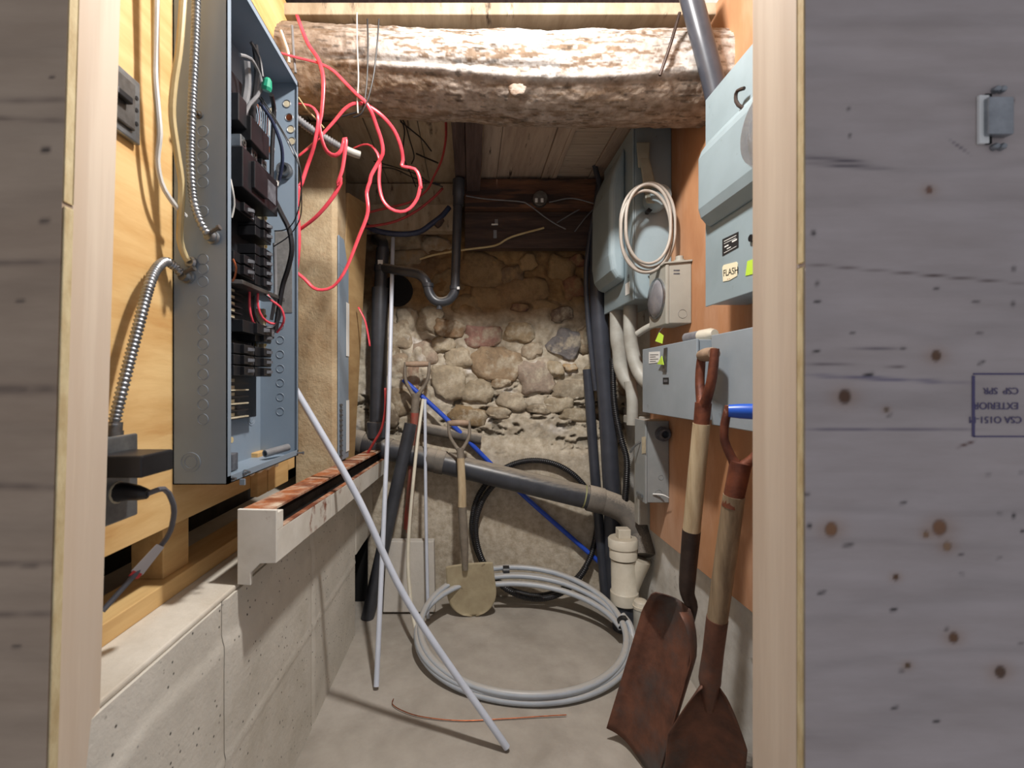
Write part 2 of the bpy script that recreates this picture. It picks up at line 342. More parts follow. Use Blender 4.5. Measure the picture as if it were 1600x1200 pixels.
wall_back = struct(obj_np('wall_back', np.stack([gx.ravel(), yb.ravel(), gz.ravel()], 1), grid_faces(nu, nv), M_wallb, cols=np.clip(col, 0, 1)))
def stone_mesh(seed, rx, ry, rz):
    bm = bmesh.new(); bmesh.ops.create_icosphere(bm, subdivisions=3, radius=1); o = Vector((seed*3.7, seed*1.3, seed*.7)); tx = mnoise.noise(o*1.7)*.7; tz_ = mnoise.noise(o*2.3)*.5-.1
    for v in bm.verts:
        p = v.co.copy(); m = max(abs(p.x), abs(p.z), .001); l = math.hypot(p.x, p.z)
        if l > 0: k = (l/m)**.45; p.x *= k; p.z *= k
        n = mnoise.noise(p*1.1+o)*.34+mnoise.noise(p*2.6+o)*.20+mnoise.noise(p*6+o)*.08
        p = p*(1+n); p.y = max(p.y, -.62+tx*p.x+tz_*p.z+.10*mnoise.noise(p*2.4+o)); v.co = Vector((p.x*rx, p.y*ry, p.z*rz))
    return bm
for i, (px, py, w, h, pr, c) in enumerate(STONES):
    bm = stone_mesh(i+1, w/F*YB*.5, pr*.9+.030, h/F*YB*.5); p = P(px, py, YB)
    me = bpy.data.meshes.new('stone'); bm.to_mesh(me); bm.free(); me.polygons.foreach_set('use_smooth', [True]*len(me.polygons))
    cc = tuple(min(255, int(.80*v+.20*d_)) for v, d_ in zip(c, (186, 174, 152) if py > 488 else (160, 134, 98)))  # upper stones mixed browner, partly carrying the log's shade in their colour
    me.materials.append(mat('fieldstone_%d_%d_%d' % c, cc, tuple(int(v*.84) for v in cc), .95, scale=30, bump=.6, bscale=70, c3=(196, 184, 162) if py > 488 else (150, 124, 88), c3s=12, c3lo=.50, c3hi=.66))
    s = bpy.data.objects.new('stone', me); COL.objects.link(s); s.parent = wall_back; s.location = Vector((p.x, YB+.020, p.z))-org(wall_back); s.rotation_euler = (0, R.uniform(-.25, .25), 0)
MB().lathe((-.40, 2.505, 1.66), (0, -1, 0), [(0, .085), (.024, .085), (.026, .07)], 20).build('recess_shade', M_hole, wall_back)  # black disc painting the shade of a hole in the stonework
# concrete slab standing against it
tag(MB().hexa([P(598,957,2.27), P(680,957,2.27), P(680,957,2.27)+Vector((0,.05,0)), P(598,957,2.27)+Vector((0,.05,0)),
               P(604,846,2.31), P(678,846,2.31), P(678,846,2.31)+Vector((0,.05,0)), P(604,846,2.31)+Vector((0,.05,0))]).build('concrete_slab', M_slab, None, .004),
    'small smooth grey concrete slab leaning upright against the stone wall', 'slab')

# left wall: dark backing, concrete ledge in cast blocks with joints, plywood, bottom plate
nu, nv = 60, 60
yy = np.linspace(.60, 2.55, nu)[:, None]+np.zeros((1, nv)); z2 = np.linspace(0, 2.64, nv)[None, :]+np.zeros((nu, 1))
xx = -.90+(fbm(yy*6, z2*6, 2)-.5)*.05
wall_left = struct(obj_np('wall_left', np.stack([xx.ravel(), yy.ravel(), z2.ravel()], 1), grid_faces(nu, nv), M_dark))
ZT = .687
def ledge_block(y0, y1, z0, z1):
    m = max(2, int((y1-y0)/.012)); n = max(2, int((z1-z0)/.012)); ys = np.linspace(y0, y1, m)[:, None]+np.zeros((1, n)); zs = np.linspace(z0, z1, n)[None, :]+np.zeros((m, 1))
    up = sst(.575, .60, zs+(fbm(ys*9, zs*9, 3)-.5)*.05)
    xs = XL-.006*up+(fbm(ys*8, zs*8, 4, 2)-.5)*.003
    line = np.exp(-((zs-.33-.0*(ys))/.004)**2)*.004; xs = xs+line
    e = np.minimum(np.minimum(ys-y0, y1-ys)/.006, 1); xs = xs-.006*(1-e)
    A = np.stack([xs.ravel(), ys.ravel(), zs.ravel()], 1); B = A.copy(); B[:, 0] = -.88
    b = len(A); f = grid_faces(m, n); side = []
    idx = np.arange(m*n).reshape(m, n)
    loop = list(idx[:, 0])+list(idx[-1, 1:])+list(idx[::-1, -1][1:])+list(idx[0, ::-1][1:-1])
    side = np.array([[loop[k], loop[(k+1) % len(loop)], loop[(k+1) % len(loop)]+b, loop[k]+b] for k in range(len(loop))])
    bl = obj_np('concrete_block', np.concatenate([A, B]), np.concatenate([f, f+b, side]), M_ledge, wall_left, smooth=True); bl.data.set_sharp_from_angle(angle=.9)
for a, b in ((.62, .99), (.993, 1.53), (1.534, 2.10)): ledge_block(a, b, -.01, ZT-.012)
ledge_block(2.10, 2.50, .36, ZT-.012)
MB().box((-.885, .62, ZT-.012), (XL-.010, 2.50, ZT)).build('ledge_cap', M_ledge_top, wall_left, .004)
MB().box((-.88, 2.41, 0), (-.545, 2.42, .36)).build('cavity_shade', M_hole, wall_left)  # added black sheet painting the shade deep in the ledge hole
XP = -.622
MB().box((XP-.018, .64, .855), (XP, 1.61, 2.44)).build('plywood_sheet', M_plyL, wall_left, .001)
MB().box((-.735, .62, ZT), (-.646, 1.62, ZT+.04)).build('bottom_plate', M_lumber, wall_left, .002)
MB().hexa([XW(271,866,-.665), XW(338,862,-.60)*1., Vector((-.73,1.10,.727)), Vector((-.73,.98,.727)), Vector((-.665,.985,.86)), Vector((-.665,1.10,.86)), Vector((-.73,1.10,.86)), Vector((-.73,.98,.86))] if False else
     [Vector((-.665,.985,.727)), Vector((-.665,1.075,.727)), Vector((-.735,1.075,.727)), Vector((-.735,.985,.727)), Vector((-.665,.985,.9)), Vector((-.665,1.075,.9)), Vector((-.735,1.075,.9)), Vector((-.735,.985,.9))]).build('spacer_block', M_lumber, wall_left, .002)
for y in (1.285, 1.39): MB().box((-.72, y, .87), (XP-.019, y+.09, 2.40)).build('stud', M_lumber, wall_left, .002)
MB().box((XP-.0, 1.285, .83), (XP+.022, 1.345, .955)).build('cleat', M_lumber, wall_left, .002)
MB().box((XP-.0, 1.352, .83), (XP+.022, 1.50, .955)).build('cleat', M_lumber, wall_left, .002)

# right wall: white painted concrete, brown plywood hung on it
yy = np.linspace(.60, 2.55, 90)[:, None]+np.zeros((1, 90)); z2 = np.linspace(0, 2.64, 90)[None, :]+np.zeros((90, 1))
xx = XR+.035+(fbm(yy*6, z2*6, 5)-.5)*.03
wall_right = struct(obj_np('wall_right', np.stack([xx.ravel(), yy.ravel(), z2.ravel()], 1), grid_faces(90, 90)[:, ::-1], M_whitewall))
MB().box((XR, .66, .485), (XR+.018, 2.08, 2.42)).build('plywood_sheet', M_plyR, wall_right, .001)
MB().box((.775, 2.10, .50), (XR+.02, 2.15, .965)).build('white_board', M_gpvc, wall_right, .002)
MB().box((.74, 2.09, .965), (XR+.02, 2.20, 1.00)).build('ledger_strip', M_gpvc, wall_right, .002)

# ceiling: closing deck, planks, crosswise laths, joist
ceiling = struct(MB().box((-.95, .58, 2.60), (1.0, 2.6, 2.64)).build('ceiling', M_joist))
ZC = 2.225
for (x0, x1, m) in ((-.90, -.66, M_ceil), (-.655, -.44, M_ceil), (-.436, -.22, M_ceil), (-.216, -.02, M_ceil), (.055, .135, M_plank), (.138, .368, M_plank), (.3705, .425, M_plank), (.62, .72, M_plank), (.723, .90, M_joist)):
    dz = R.uniform(0, .008); MB().box((x0, 1.62, ZC+dz), (x1, 2.48, ZC+.025+dz)).build('plank', m, ceiling, .002)
for k in range(8):
    y = 1.66+k*.102; MB().box((.43, y, ZC+.012), (.617, y+.098, ZC+.03)).build('lath', M_lath, ceiling, .0015)
MB().box((.425, 1.62, ZC-.004), (.447, 2.48, ZC+.022)).build('batten', M_plank, ceiling, .002)
MB().box((-.02, 1.62, 2.15), (.05, 2.42, 2.26)).build('joist', M_joist, ceiling, .003)
MB().box((-.075, 1.62, 2.17), (-.022, 2.42, 2.26)).build('joist', M_joist, ceiling, .003)
MB().box((-.03, 2.36, 2.065), (.74, 2.44, 2.215)).build('sill_beam', M_sill, ceiling, .004)
MB().box((-.03, 2.41, 1.87), (.74, 2.47, 2.063)).build('sill_board', M_sill2, ceiling, .004)
MB().box((-.90, 2.40, 1.96), (-.06, 2.47, 2.10)).build('sill_beam', M_ceil, ceiling, .004)
MB().box((-.90, 2.43, 2.102), (-.06, 2.49, 2.222)).build('sill_board', M_ceil, ceiling, .004)
for k in range(4): MB().box((-.95, .60+k*.20, 2.565), (1.0, .795+k*.20, 2.598)).build('plank', M_ceil, ceiling, .002)

# front wall of studs and plywood that the opening is cut into
wall_front = struct(thing('wall_front', None, None, (0, .56, 0)))
def ply_face(name, x0, x1, z0, z1, y, shear, base, knots, lines, seed, t=.014):
    nu = int((x1-x0)/.0022); nv = int((z1-z0)/.0032)
    gx = np.linspace(x0, x1, nu)[:, None]+np.zeros((1, nv)); gz = np.linspace(z0, z1, nv)[None, :]+np.zeros((nu, 1))
    X = gx.ravel(); Z = gz.ravel(); warp = np.zeros_like(X)
    for (kx, kz, kr, _, st) in knots: warp += st*.06*np.exp(-(((X-kx)/.16)**2+((Z-kz)/.07)**2))*np.sign(Z-kz+1e-6)*(1-np.exp(-((Z-kz)/.03)**2))
    g = (Z+warp)*34+fbm(X*3, Z*5, seed)*4+fbm(X*1.2, Z*2, seed+1)*5
    ring = (np.sin(g*2*math.pi*.35)*.5+.5)**5; streak = fbm(X*3, Z*130, seed+2)
    c = mixc(lin(base[0]), lin(base[1]), fbm(X*4, Z*9, seed+3)); c = c*(1-.09*ring-.10*(streak-.5))[:, None]
    for (kx, kz, kr, kc, st) in knots:
        d = np.sqrt(((X-kx)/kr)**2+((Z-kz)/(kr*1.15))**2)+.3*(fbm(X*90, Z*90, 1)-.5); f = sst(1.25, .8, d)
        halo = np.exp(-((X-kx)/(kr*2.6))**2-((Z-kz)/(kr*1.9))**2)*.42
        c = c*(1-halo[:, None])+np.array(lin((150, 108, 66)))[None, :]*halo[:, None]
        c = c*(1-f[:, None])+np.array(lin(kc))[None, :]*f[:, None]
        rim = np.exp(-((d-1.05)/.2)**2)*.25; c = c*(1-rim[:, None])
    for (lx, lz, w, h, a, cc) in lines:
        f = np.exp(-((X-lx)/w)**4-(((Z-lz)-(X-lx)*a)/h)**2)*(.4+.9*vn(X*46, Z*90, 2)); f = np.clip(f, 0, 1)
        c = c*(1-f[:, None])+np.array(lin(cc))[None, :]*f[:, None]
    A = np.stack([X+shear*(Z-H), np.full_like(X, y), Z], 1); B = A.copy(); B[:, 1] += t; b = len(A); f = grid_faces(nu, nv)
    idx = np.arange(nu*nv).reshape(nu, nv)
    loop = list(idx[:, 0])+list(idx[-1, 1:])+list(idx[::-1, -1][1:])+list(idx[0, ::-1][1:-1])
    side = np.array([[loop[k], loop[(k+1) % len(loop)], loop[(k+1) % len(loop)]+b, loop[k]+b] for k in range(len(loop))])
    return obj_np(name, np.concatenate([A, B]), np.concatenate([f, f+b, side]), M_near, wall_front, False, np.concatenate([c, c]))
YF = .56
def q(px, py): p = P(px, py, YF); return p.x, p.z
sp = (48, 42, 40)
kn = []
for (px, py, r, c, st) in ((1452,297,5,(126,92,76),1.6),(1320,620,9,(92,62,42),.6),(1463,556,7,(104,74,50),.5),(1299,827,9,(138,98,66),.6),(1468,825,10,(132,92,62),.8),(1400,902,4,(96,66,40),.2),
        (1490,996,7,(108,74,46),.4),(1563,1050,8,(92,64,42),.4),(1418,1040,4,(100,76,52),.2),(1447,835,4,(140,108,80),.1),(1480,854,6,(150,118,88),.2),(1385,640,3,(110,90,70),.1)):
    x, z = q(px, py); kn.append((x, z, r/F*YF, c, st))
ln = []
for (px, py, w, h) in ((1271,364,4,4),(1277,443,4,4),(1277,471,6,2),(1463,451,5,2),(1531,521,6,2),(1525,472,7,2),(1332,521,5,2),(1275,549,7,2),(1411,544,5,2),(1356,586,9,3),(1390,649,5,2.4),(1533,567,6,2),
        (1544,742,5,2),(1596,738,5,2),(1260,773,6,3),(1411,786,6,2.5),(1265,822,4,4),(1325,852,9,3),(1284,926,7,2.5),(1502,866,5,2),(1503,897,5,2),(1561,872,5,2),(1562,803,5,2),(1584,806,3,4),(1396,953,6,2.5),(1479,983,4,3),(1409,1048,5,3),(1398,1106,6,2.5),(1463,1127,6,2.5),(1595,1006,5,2),(1598,830,4,2.5),(1584,420,4,4),(1583,475,4,4),(1582,157,4,4),(1328,212,3,3),(1326,170,3,3)):
    x, z = q(px, py); ln.append((x, z, w/F*YF, h/F*YF, R.uniform(-.1, .25), sp))
vio = (104, 98, 122)
for (px, py, w, h, a, c) in ((1380,592,128,2.6,-.05,vio),(1385,671,122,1.8,.0,(110,102,116)),(1430,428,170,1.6,-.09,(84,66,60)),(1360,545,52,1.2,.03,(120,112,118)),(1510,694,13,2,.35,(92,62,52)),(1500,230,16,2,-.7,(92,84,96)),
        (1300,249,50,3,-.08,(98,90,96)),(1330,260,60,2.4,-.06,(108,100,104)),(1300,570,44,1.4,-.02,(104,94,96)),(1395,572,18,1.4,-.05,(96,84,84))):
    x, z = q(px, py); ln.append((x, z, w/F*YF, h/F*YF, a, c))
ply_r = ply_face('plywood_sheet', .4125, 1.25, .0, 2.40, YF, 0., ((190, 178, 174), (178, 168, 166)), kn, ln, 2)  # purple-grey base has the cool daylight tint put into its colour
kl = []; ll = []
for (px, py, w, h) in ((53,234,8,4.5),(55,346,9,4.5),(28,609,9,4),(46,884,14,4),(30,1010,8,3),(60,120,5,2),(20,470,8,3)):
    x, z = q(px, py); ll.append((x+.006, z, w/F*YF, h/F*YF, .05, (66, 54, 46)))
for (px, py, w, h, a) in ((30,157,90,5,.02),(20,186,90,4,-.04),(30,609,90,8,0),(40,410,90,5,.03),(30,760,90,6,-.03),(30,880,80,5,.02),(40,960,90,6,.02)):
    x, z = q(px, py); ll.append((x, z, w/F*YF, h/F*YF, a, (132, 114, 98)))
ply_l = ply_face('plywood_sheet', -1.35, -.5089, .0, 2.40, YF, .0286, ((184, 164, 142), (166, 144, 122)), kl, ll, 5)  # browner base; the warmer light on this side is put into the colour
# jambs: 2x4 studs; the left one leans
def stud(x0, x1, y0, y1, shear, name, m, z0=0, z1=2.4, far=0):
    return MB().hexa([(x+shear*(z-H)+(far if y == y1 else 0), y, z) for z in (z0, z1) for (x, y) in ((x0, y0), (x1, y0), (x1, y1), (x0, y1))]).build(name, m, wall_front, .0015)
stud(.4118, .450, YF+.0145, YF+.105, 0, 'jamb_stud', M_jamb)
stud(-.55, -.5085, YF+.0145, YF+.105, .0286, 'jamb_stud', M_jamb, far=-.0185)
stud(.4108, .4122, YF+.002, YF+.013, 0, 'plywood_edge_strip', M_plyedge, 0, 1.295)
stud(.4114, .4122, YF+.001, YF+.013, 0, 'plywood_edge_strip', M_plyedge, 1.30, 2.4)
stud(-.5088, -.5062, YF+.001, YF+.0145, .0286, 'plywood_edge_strip', M_plyedge, 0, 1.37)
stud(-.5088, -.5082, YF+.001, YF+.0145, .0286, 'plywood_edge_strip', M_plyedge, 1.375, 2.4)
MB().box((-1.35, YF+.015, 2.402), (1.25, YF+.105, 2.60)).build('top_plate', M_jamb, wall_front, .001)
# grade stamp on the right plywood, printed upside down, with its box outline
def text_obj(body, size, mtx, m, name, parent, extr=.0002, align='LEFT'):
    cu = bpy.data.curves.new('t', 'FONT'); cu.body = body; cu.size = size; cu.extrude = extr; cu.align_x = align
    t = bpy.data.objects.new('t', cu); COL.objects.link(t); dg = bpy.context.evaluated_depsgraph_get(); me = bpy.data.meshes.new_from_object(t.evaluated_get(dg))
    bpy.data.objects.remove(t); me.transform(Matrix.Translation(-org(parent)) @ mtx); me.materials.clear(); me.materials.append(m)
    o = bpy.data.objects.new(name, me); COL.objects.link(o); o.parent = parent; return o
def stamp(body, pxr, py, size):      # right end of the upside-down line at pixel pxr, its top edge at py
    p = P(pxr, py, YF-.0006)
    return text_obj(body, size, Matrix.Translation(p) @ Matrix.Rotation(math.pi, 4, 'Y') @ Matrix.Rotation(math.pi/2, 4, 'X') @ Matrix.Rotation(math.pi, 4, 'Y') @ Matrix.Rotation(math.pi, 4, 'Z') @ Matrix.Rotation(math.pi, 4, 'Y'), M_stampink, 'stamp_text', wall_front)
def flat_text(body, p, right, up, size, m, name, parent):
    r = Vector(right).normalized(); uu = Vector(up).normalized(); n = r.cross(uu)
    mt = Matrix(((r.x, uu.x, n.x, p[0]), (r.y, uu.y, n.y, p[1]), (r.z, uu.z, n.z, p[2]), (0, 0, 0, 1)))
    return text_obj(body, size, mt, m, name, parent)
for body, pxr, py, s in (('CSP  SPR', 1592, 606, .0115), ('EXTERIOR', 1592, 629, .0122), ('CSA O151-M', 1597, 651, .0118)):
    p = P(pxr, py, YF-.0006); flat_text(body, p, (-1, 0, 0), (0, 0, -1), s, M_stampink, 'stamp_text', wall_front)
for a, b in (((1521, 583), (1690, 585.5)), ((1519, 587), (1523, 682)), ((1521, 681), (1690, 683))):
    p0 = P(*a, YF-.0006); p1 = P(*b, YF-.0002); MB().box(p0, p1).build('stamp_outline', M_stampink, wall_front)
# recessed slot with torn veneer and bolts in the right plywood
p0 = P(1531, 136, YF); p1 = P(1571, 232, YF)
lt = thing('gate_latch', 'small white-edged metal latch bracket with bolts on the grey plywood', 'latch', P(1552, 232, YF-.001))
MB().box(P(1531,148,YF-.004), P(1541,226,YF-.0002)).build('latch_bar', M_paper, lt, .0008)
MB().box(P(1541,146,YF-.003), P(1546,226,YF-.0002)).build('latch_gap', M_hole, lt)
MB().box(P(1546,150,YF-.010), P(1571,216,YF-.0002)).build('latch_plate', M_steel, lt, .002)
for (px, py) in ((1553,142),(1562,142),(1551,231),(1562,231)): MB().lathe(P(px,py,YF-.0002), (0,-1,0), [(0,.0042),(.004,.0042),(.006,.0028)], 8).build('bolt', M_steel, lt)

# ================================================================== LOG BEAM
nu, nv = 720, 190
t = np.linspace(0, 1, nu)[:, None]+np.zeros((1, nv)); a = np.linspace(0, 2*np.pi, nv)[None, :]+np.zeros((nu, 1))
X = -.90+1.72*t; zc = 2.235-.055*t+.010*np.sin(t*7); yc = 1.565+.01*np.sin(t*5)
rr = .130+.008*t+(fbm(X*4+9, np.cos(a)*1.2+5, 1)-.5)*.020+(fbm(X*12, np.cos(a)*4+np.sin(a)*3+20, 2)-.5)*.012
ridge = np.exp(-((a-(3.62+.05*np.sin(X*6)))/.10)**2)                       # ridge of bark along the lower front
rr = rr+.012*ridge*sst(.25, .33, t)-.010*np.exp(-((a-3.44)/.07)**2)*sst(.2, .3, t)*sst(.75, .62, t)
crack = np.exp(-((a-(2.62+.02*np.sin(X*9)))/.018)**2); rr = rr-.010*crack+(fbm(X*40, a*14, 7)-.5)*.005
Yv = yc+np.cos(a)*rr*1.06; Zv = zc+np.sin(a)*rr*.98
n1 = fbm(X*7, a*5, 3).ravel(); n2 = fbm(X*20, a*14, 5).ravel(); n3 = fbm(X*3, a*3, 6).ravel()
n4 = fbm(X*55, a*26, 1).ravel(); wash_falloff = sst(.40, .50, n1*.32+n2*.38+n4*.30)*(.12+.88*sst(.20, .45, t.ravel()))*(1-.35*sst(.66, .85, t.ravel()))*(1-sst(3.50, 3.75, a.ravel())*.75); wash_falloff = np.maximum(wash_falloff, .85*ridge.ravel()*sst(.3, .36, t.ravel()))  # whitewash patches; their thinning at the ends paints lamp falloff into the colour
c = mixc(lin((164, 142, 118)), lin((132, 112, 96)), n3); c = c*(1-wash_falloff[:, None])+np.array(lin((222, 219, 216)))[None, :]*wash_falloff[:, None]
c = c*(1-.75*crack.ravel()*(.4+.6*n2))[:, None]*(.70+.30*n2+.30*n4)[:, None]*(1-.55*sst(.66, .74, fbm(X*26, a*17, 4).ravel()))[:, None]
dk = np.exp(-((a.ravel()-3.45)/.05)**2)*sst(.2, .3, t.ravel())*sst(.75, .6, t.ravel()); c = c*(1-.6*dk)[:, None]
fc = grid_faces(nu, nv)
log = thing('log_beam', 'thick whitewashed log beam spanning under the ceiling', 'beam', (0, 1.56, 2.09))
obj_np('trunk', np.stack([X.ravel(), Yv.ravel(), Zv.ravel()], 1), fc, M_log, log, cols=np.clip(c, 0, 1))
bm = stone_mesh(77, .026, .018, .018); kp = P(808, 141, 1.452)
me = bpy.data.meshes.new('knot'); bm.to_mesh(me); bm.free(); me.transform(Matrix.Translation(kp-org(log))); me.materials.append(M_bark); me.polygons.foreach_set('use_smooth', [True]*len(me.polygons))
k = bpy.data.objects.new('knot', me); COL.objects.link(k); k.parent = log
for (px, py) in ((921,78),(985,82)): MB().lathe(P(px,py,1.455), (0,-1,0), [(0,.010),(.012,.009)], 10).build('nail_hole', M_dark, log)
tag(MB().box((-.95, 1.52, 2.385), (.95, 1.66, 2.425)).build('cross_board', M_ceil, None, .003), 'pale board laid along the top of the log beam', 'board')

# ================================================================== LEFT SIDE
# timber post
po = thing('timber_post', 'square rough-sawn timber post standing on the concrete ledge', 'post', (-.62, 1.92, ZT))
MB().prism([(-.71, 1.85, ZT), (-.562, 1.85, ZT), (-.545, 1.868, ZT), (-.545, 1.99, ZT), (-.71, 1.99, ZT)], (.0, 0, 1.53)).build('shaft', M_post, po, .002)
# leaning panel cover and plywood offcut beyond the post
off = tag(MB().hexa([(-.625,2.0,ZT),(-.61,2.0,ZT),(-.598,2.33,ZT),(-.613,2.33,ZT),(-.55,2.0,1.99),(-.535,2.0,1.99),(-.522,2.33,2.065),(-.537,2.33,2.065)]).build('plywood_offcut', M_ply2, None, .001),
    'tall tan plywood offcut leaning upright beyond the timber post', 'plywood')
pc = thing('panel_cover', 'flat blue-grey steel panel cover with vent slots leaning on the timber post', 'panel cover', (-.54, 1.92, .83))
def pcp(s, z, d=0): f = (z-ZT)/1.0; return Vector((-.5435+d, 1.862+.125*s, z))     # point on the leaning cover
MB().hexa([pcp(0,.832), pcp(0,.832,.006), pcp(1,.832,.012), pcp(1,.832,.006), pcp(0.,1.64), pcp(0.,1.64,.006), pcp(1,1.64,.012), pcp(1,1.64,.006)]).build('plate', M_panel, pc, .001)
MB().hexa([pcp(0,1.64), pcp(0,1.64,.006), pcp(1,1.64,.012), pcp(1,1.64,.006), pcp(.0,1.76), pcp(.0,1.76,.006), pcp(.5,1.76,.009), pcp(.5,1.76,.003)]).build('top_tab', M_panel, pc, .001)
for z0, z1 in ((1.27, 1.50), (.86, 1.08)): MB().hexa([pcp(.66,z0,.0125), pcp(.66,z0,.0135), pcp(1,z0,.0145), pcp(1,z0,.0135), pcp(.66,z1,.0125), pcp(.66,z1,.0135), pcp(1,z1,.0145), pcp(1,z1,.0135)]).build('paper_label', M_paper, pc)
for k in range(11):
    z = .85+k*.021; MB().hexa([pcp(.04,z,.007), pcp(.04,z,.013), pcp(.26,z,.014), pcp(.26,z,.008), pcp(.04,z+.008,.007), pcp(.04,z+.006,.010), pcp(.26,z+.006,.011), pcp(.26,z+.008,.008)]).build('louver', M_steeld, pc)

# trunking with rust
tr = thing('metal_trunking', 'long white metal trunking with rusted top resting along the concrete ledge', 'trunking', (-.50, 1.7, ZT))
def tz(y): return -.052*(y-1.05)/1.3
def trb(name, m, x0, x1, y0, y1, z0, z1, bev=.001):
    return MB().hexa([(x, y, z+tz(y)) for z in (z0, z1) for (x, y) in ((x0,y0),(x1,y0),(x1,y1),(x0,y1))]).build(name, m, tr, bev)
yj = 1.46
trb('top_plate', M_rustp, -.533, -.462, 1.056, yj, .853, .860); trb('top_plate', M_rustp, -.533, -.462, yj+.002, 2.40, .853, .861)
trb('front_panel', M_wpaint, -.452, -.446, 1.056, yj, .738, .812); trb('front_panel', M_wpaint, -.452, -.446, yj+.003, 2.40, .738, .811)
trb('front_lip', M_rustp, -.462, -.4462, 1.056, 2.40, .8115, .8145, .0005)
trb('back_plate', M_wpaint, -.536, -.530, 1.056, 2.40, .745, .853); trb('bottom_plate', M_wpaint, -.530, -.452, 1.056, 2.40, .738, .744)
trb('slot_shade', M_dark, -.51, -.48, 1.10, 2.38, .76, .835)  # dark core painting the shade inside the open slot
MB().prism([(-.536,1.046,.689),(-.505,1.046,.687),(-.505,1.046,.716),(-.484,1.046,.737),(-.446,1.046,.738),(-.446,1.046,.860),(-.536,1.046,.862)], (0,.01,0)).build('end_cap', M_wpaint, tr, .0015)
trb('end_cap', M_wpaint, -.536, -.446, 2.40, 2.41, .738, .861)
trb('foot', M_wpaint, -.534, -.506, 2.30, 2.40, ZT+.051, .739); trb('corner_strip', M_wpaint, -.470, -.4458, 1.056, 1.085, .812, .853)

# open breaker panel
YN, YFp, XF, ZB, ZP = .95, 1.343, -.508, .94, 2.04
bp_ = thing('breaker_panel', 'open grey breaker panel with exposed breakers and loose wires on plywood', 'breaker panel', (-.565, 1.15, ZB))
XB = XP+.001; th = .0022
MB().box((XB, YN, ZB), (XB+th, YFp, ZP)).build('back_plate', M_panel, bp_)
MB().box((XB, YN, ZB), (XF, YN+th, ZP)).build('side_plate', M_panel, bp_)
MB().box((XB, YFp-th, ZB), (XF, YFp, ZP)).build('side_plate', M_panel, bp_)
MB().box((XB, YN, ZB), (XF, YFp, ZB+th)).build('bottom_plate', M_panel, bp_)
MB().box((XB, YN, ZP-th), (XF, YFp, ZP)).build('top_plate', M_panel, bp_)
MB().box((XF-.002, YN, ZB), (XF, YN+.016, ZP)).build('flange', M_panel, bp_)
MB().box((XF-.002, YFp-.007, ZB), (XF, YFp, ZP)).build('flange', M_panel, bp_)
MB().box((XF-.002, YN, ZB), (XF, YFp, ZB+.016)).build('flange', M_panel, bp_)
MB().box((XF-.002, YN, ZP-.016), (XF, YFp, ZP)).build('flange', M_panel, bp_)
def ring(p, ax, r, name='knockout', m=None, w=.0009, par=None):
    pts = []; ax = Vector(ax).normalized(); uu = ax.orthogonal().normalized(); w2 = ax.cross(uu); b = MB(); n = 20
    vs = []
    for k in range(n):
        d = uu*math.cos(2*math.pi*k/n)+w2*math.sin(2*math.pi*k/n); vs += [p+d*(r-w), p+d*r+ax*.0009, p+d*(r+w)]
    fs = []
    for k in range(n):
        m2 = (k+1) % n; fs += [(3*k, 3*k+1, 3*m2+1, 3*m2), (3*k+1, 3*k+2, 3*m2+2, 3*m2+1)]
    return b.add(vs, fs, True).build(name, m or M_slot, par or bp_)
for py in (205, 225, 245, 265, 285, 330, 405, 420, 440, 470, 492, 515, 538, 562, 585, 610, 632, 655):
    ring(P(317+(8 if py > 300 else 0)*0, py, YN-.0003), (0, -1, 0), .011)
for r_ in (.020, .013): ring(P(298, 722, YN-.0003), (0, -1, 0), r_)
for (z, rs) in ((1.055, (.022, .015)), (1.115, (.013,))):
    for r_ in rs: ring(Vector((XB+th+.0003, 1.285, z)), (1, 0, 0), r_)
MB().lathe((XB+th, 1.18, 1.005), (1, 0, 0), [(0, .008), (.0008, .008)], 14).build('open_knockout', M_nm, bp_)
for k in range(11): ring(Vector((-.56, YFp-th-.0005, 1.07+k*.042)), (0, -1, 0), .011)
for (x, z) in ((-.583,1.955),(-.588,1.84),(-.541,1.975),(-.534,1.935),(-.529,1.90),(-.526,1.865)):
    MB().lathe((x, YFp-th, z), (0, -1, 0), [(0, .010), (.0006, .010)], 16).build('open_knockout', M_copper if z in (1.84, 1.935) else M_stab, bp_)
    ring(Vector((x, YFp-th-.0008, z)), (0, -1, 0), .011, 'knockout_rim', M_steel, .0016)
MB().lathe((-.545, YFp-th, 1.775), (0, -1, 0), [(0, .024), (.008, .024), (.008, .019), (.022, .019), (.022, .013), (.010, .013)], 18).build('conduit_bushing', M_steel, bp_)
MB().box((-.575, YFp-th-.0012, 1.36), (-.525, YFp-th, 1.60)).build('wiring_label', mat('label_grey', (132, 130, 128), (112, 110, 108), .6, scale=60), bp_)
